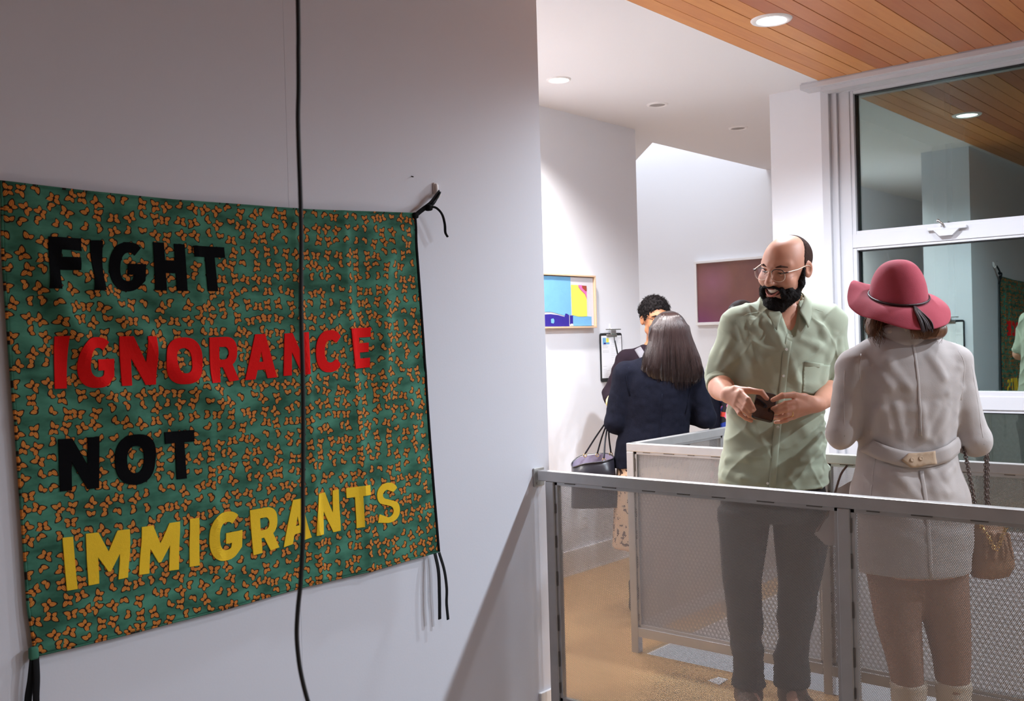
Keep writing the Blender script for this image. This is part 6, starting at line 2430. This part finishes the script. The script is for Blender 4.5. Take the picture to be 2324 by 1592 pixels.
strip_on('bag_strap', bv, [(-0.065, 1.385), (-0.045, 1.345), (-0.015, 1.29), (0.02, 1.22), (0.06, 1.13), (0.10, 1.03)], 0.042, 0.004, M_GREYSTRAP, cur, 0.002)
a, c = Vector(LEc).lerp(Vector(LWc), 0.42), Vector(LEc).lerp(Vector(LWc), 0.82)
q = Sdf().cap(a, c, 0.046, 0.041, 0.01)
q.cut(c, c - a, 0.004)
sculpt('shirt_cuff', q, M_YEL, cur, 0.005, disp=lambda V, N: 0.005 * vnoise(V * 40))
q = Sdf()
for hx in (-0.06, 0.10):
    q.loft([(0.06, hx, 0, 0.06, 0.065), (0.45, hx, -0.008, 0.075, 0.078), (0.72, hx, 0, 0.095, 0.11), (0.84, hx * 0.8 + 0.004, 0, 0.10, 0.115)], 0.02, p=2.0)
sculpt('trousers', q, M_BLACKTR, cur, 0.009)
for hx in (-0.06, 0.10):
    q = Sdf().cap((hx, 0.02, 0.05), (hx, -0.14, 0.042), 0.046, 0.038, 0.03)
    q.cut((0, 0, 0.003), (0, 0, -1), 0.004)
    sculpt('shoe', q, M_BLACKPL, cur, 0.007)

# ------------------------------------------------------------------ person hidden behind the man: dark hair, mint top, black coat, floral skirt
M_MINT = pmat('mint_green_blouse', (0.25, 0.55, 0.42), 0.7, bump=(30, 0.5, 0.01), var=(22, 0.6, (0.02, 0.13, 0.09)))
M_FLORAL = bpy.data.materials.new('bright_floral_print')
M_FLORAL.use_nodes = True
g = NG(M_FLORAL)
nt = M_FLORAL.node_tree
tc = g.new('ShaderNodeTexCoord')
vo = g.new('ShaderNodeTexVoronoi')
vo.inputs['Scale'].default_value = 26
nt.links.new(tc.outputs['Object'], vo.inputs['Vector'])
sc3 = g.new('ShaderNodeSeparateColor')
nt.links.new(vo.outputs['Color'], sc3.inputs[0])
cr = g.new('ShaderNodeValToRGB')
cr.color_ramp.interpolation = 'CONSTANT'
cols = [(0.0, (0.012, 0.010, 0.016)), (0.30, (0.70, 0.06, 0.04)), (0.46, (0.02, 0.05, 0.34)), (0.62, (0.75, 0.20, 0.36)), (0.74, (0.01, 0.012, 0.02)), (0.84, (0.05, 0.42, 0.55)), (0.92, (0.85, 0.82, 0.80))]
while len(cr.color_ramp.elements) < len(cols):
    cr.color_ramp.elements.new(0.5)
for e, (p_, c_) in zip(cr.color_ramp.elements, cols):
    e.position = p_
    e.color = (*c_, 1)
nt.links.new(sc3.outputs[0], cr.inputs[0])
nt.links.new(cr.outputs[0], nt.nodes['Principled BSDF'].inputs['Base Color'])
nt.nodes['Principled BSDF'].inputs['Roughness'].default_value = 0.7
th3 = empty('person', (-3.30, 6.25, 0), YAW)
tag(th3, 'person in a mint top and bright floral skirt mostly hidden behind the bearded man', 'person')
H3 = head_matrix((-0.015, 0.0, 1.570), 176, 4, 0) @ Matrix.Scale(0.95, 4)
s = Sdf()
s.loft([(0.70, -0.03, 0, 0.145, 0.105), (0.90, -0.03, 0, 0.150, 0.10), (1.10, -0.02, 0, 0.120, 0.085), (1.28, -0.015, 0, 0.140, 0.082), (1.36, -0.015, 0, 0.11, 0.07), (1.42, -0.015, 0, 0.055, 0.05)], 0.03)
s.cap((-0.015, 0, 1.38), (-0.015, 0, 1.52), 0.048, 0.045, 0.03)
add_head(s, H3)
for S_, E_, W_ in (((-0.16, 0, 1.33), (-0.175, 0.0, 1.10), (-0.07, 0.16, 1.05)), ((0.13, 0, 1.33), (0.17, 0, 1.10), (0.06, 0.16, 1.05))):
    s.cap(S_, E_, 0.042, 0.036, 0.03)
    s.cap(E_, W_, 0.036, 0.024, 0.02)
    W_ = Vector(W_)
    fs = []
    for k in range(4):
        f0 = W_ + Vector((0.018 - 0.012 * k, 0.075, 0.012 - 0.004 * k))
        fs.append([f0, f0 + Vector((0, 0.030, -0.008)), f0 + Vector((0, 0.045, -0.024)), f0 + Vector((0, 0.042, -0.042))])
    th = [W_ + Vector((0.02, 0.03, 0.014)), W_ + Vector((0.026, 0.055, 0.02)), W_ + Vector((0.022, 0.08, 0.016)), W_ + Vector((0.016, 0.098, 0.006))]
    add_hand(s, W_, fs, th, 0.024)
for hx in (-0.09, 0.05):
    s.cap((hx, 0, 0.78), (hx, -0.01, 0.45), 0.072, 0.050, 0.03)
    s.cap((hx, -0.01, 0.45), (hx, 0.0, 0.10), 0.048, 0.034, 0.02)
    s.cap((hx, 0.0, 0.06), (hx, 0.12, 0.04), 0.034, 0.028, 0.02)
sculpt('body', s, M_SKIN_W, th3, 0.008)
q = Sdf().ell((-0.015, 0.005, 1.594), (0.098, 0.112, 0.096), 0.02)
q.loft([(1.38, -0.015, -0.03, 0.085, 0.05), (1.48, -0.015, -0.02, 0.088, 0.075), (1.60, -0.015, 0.0, 0.080, 0.085)], 0.03)
sculpt('dark_hair', q, M_DHAIR, th3, 0.007)
q = Sdf().loft([(0.98, -0.025, 0, 0.140, 0.11), (1.10, -0.02, 0, 0.138, 0.10), (1.28, -0.015, 0, 0.158, 0.10), (1.35, -0.015, 0, 0.125, 0.085), (1.40, -0.015, 0, 0.07, 0.062)], 0.03)
for S_, E_ in (((-0.16, 0, 1.33), (-0.175, 0.0, 1.12)), ((0.13, 0, 1.33), (0.17, 0, 1.12))):
    q.cap(S_, E_, 0.058, 0.050, 0.022)
sculpt('mint_top', q, M_MINT, th3, 0.008, disp=lambda V, N: 0.008 * vnoise(V * 22, 3))
q = Sdf().loft([(0.35, -0.035, 0, 0.24, 0.19), (0.70, -0.035, 0, 0.205, 0.16), (1.00, -0.028, 0, 0.160, 0.12)], 0.02)
q.cut((0, 0, 0.37), (0, 0, -1), 0.004)
sculpt('floral_skirt', q, M_FLORAL, th3, 0.009, disp=lambda V, N: 0.010 * vnoise(V * np.array([18, 18, 3]), 4))
q = Sdf().loft([(0.60, -0.225, -0.02, 0.035, 0.10), (0.85, -0.225, -0.02, 0.034, 0.095), (1.04, -0.215, 0.0, 0.032, 0.08), (1.10, -0.200, 0.02, 0.030, 0.06)], 0.02)
sculpt('carried_coat', q, M_NAVY, th3, 0.008, disp=lambda V, N: 0.006 * vnoise(V * np.array([20, 20, 6]), 4))
for hx in (-0.09, 0.05):
    q = Sdf().cap((hx, 0, 0.05), (hx, 0.13, 0.04), 0.044, 0.036, 0.03)
    q.cut((0, 0, 0.003), (0, 0, -1), 0.004)
    sculpt('shoe', q, M_BLACKPL, th3, 0.008)
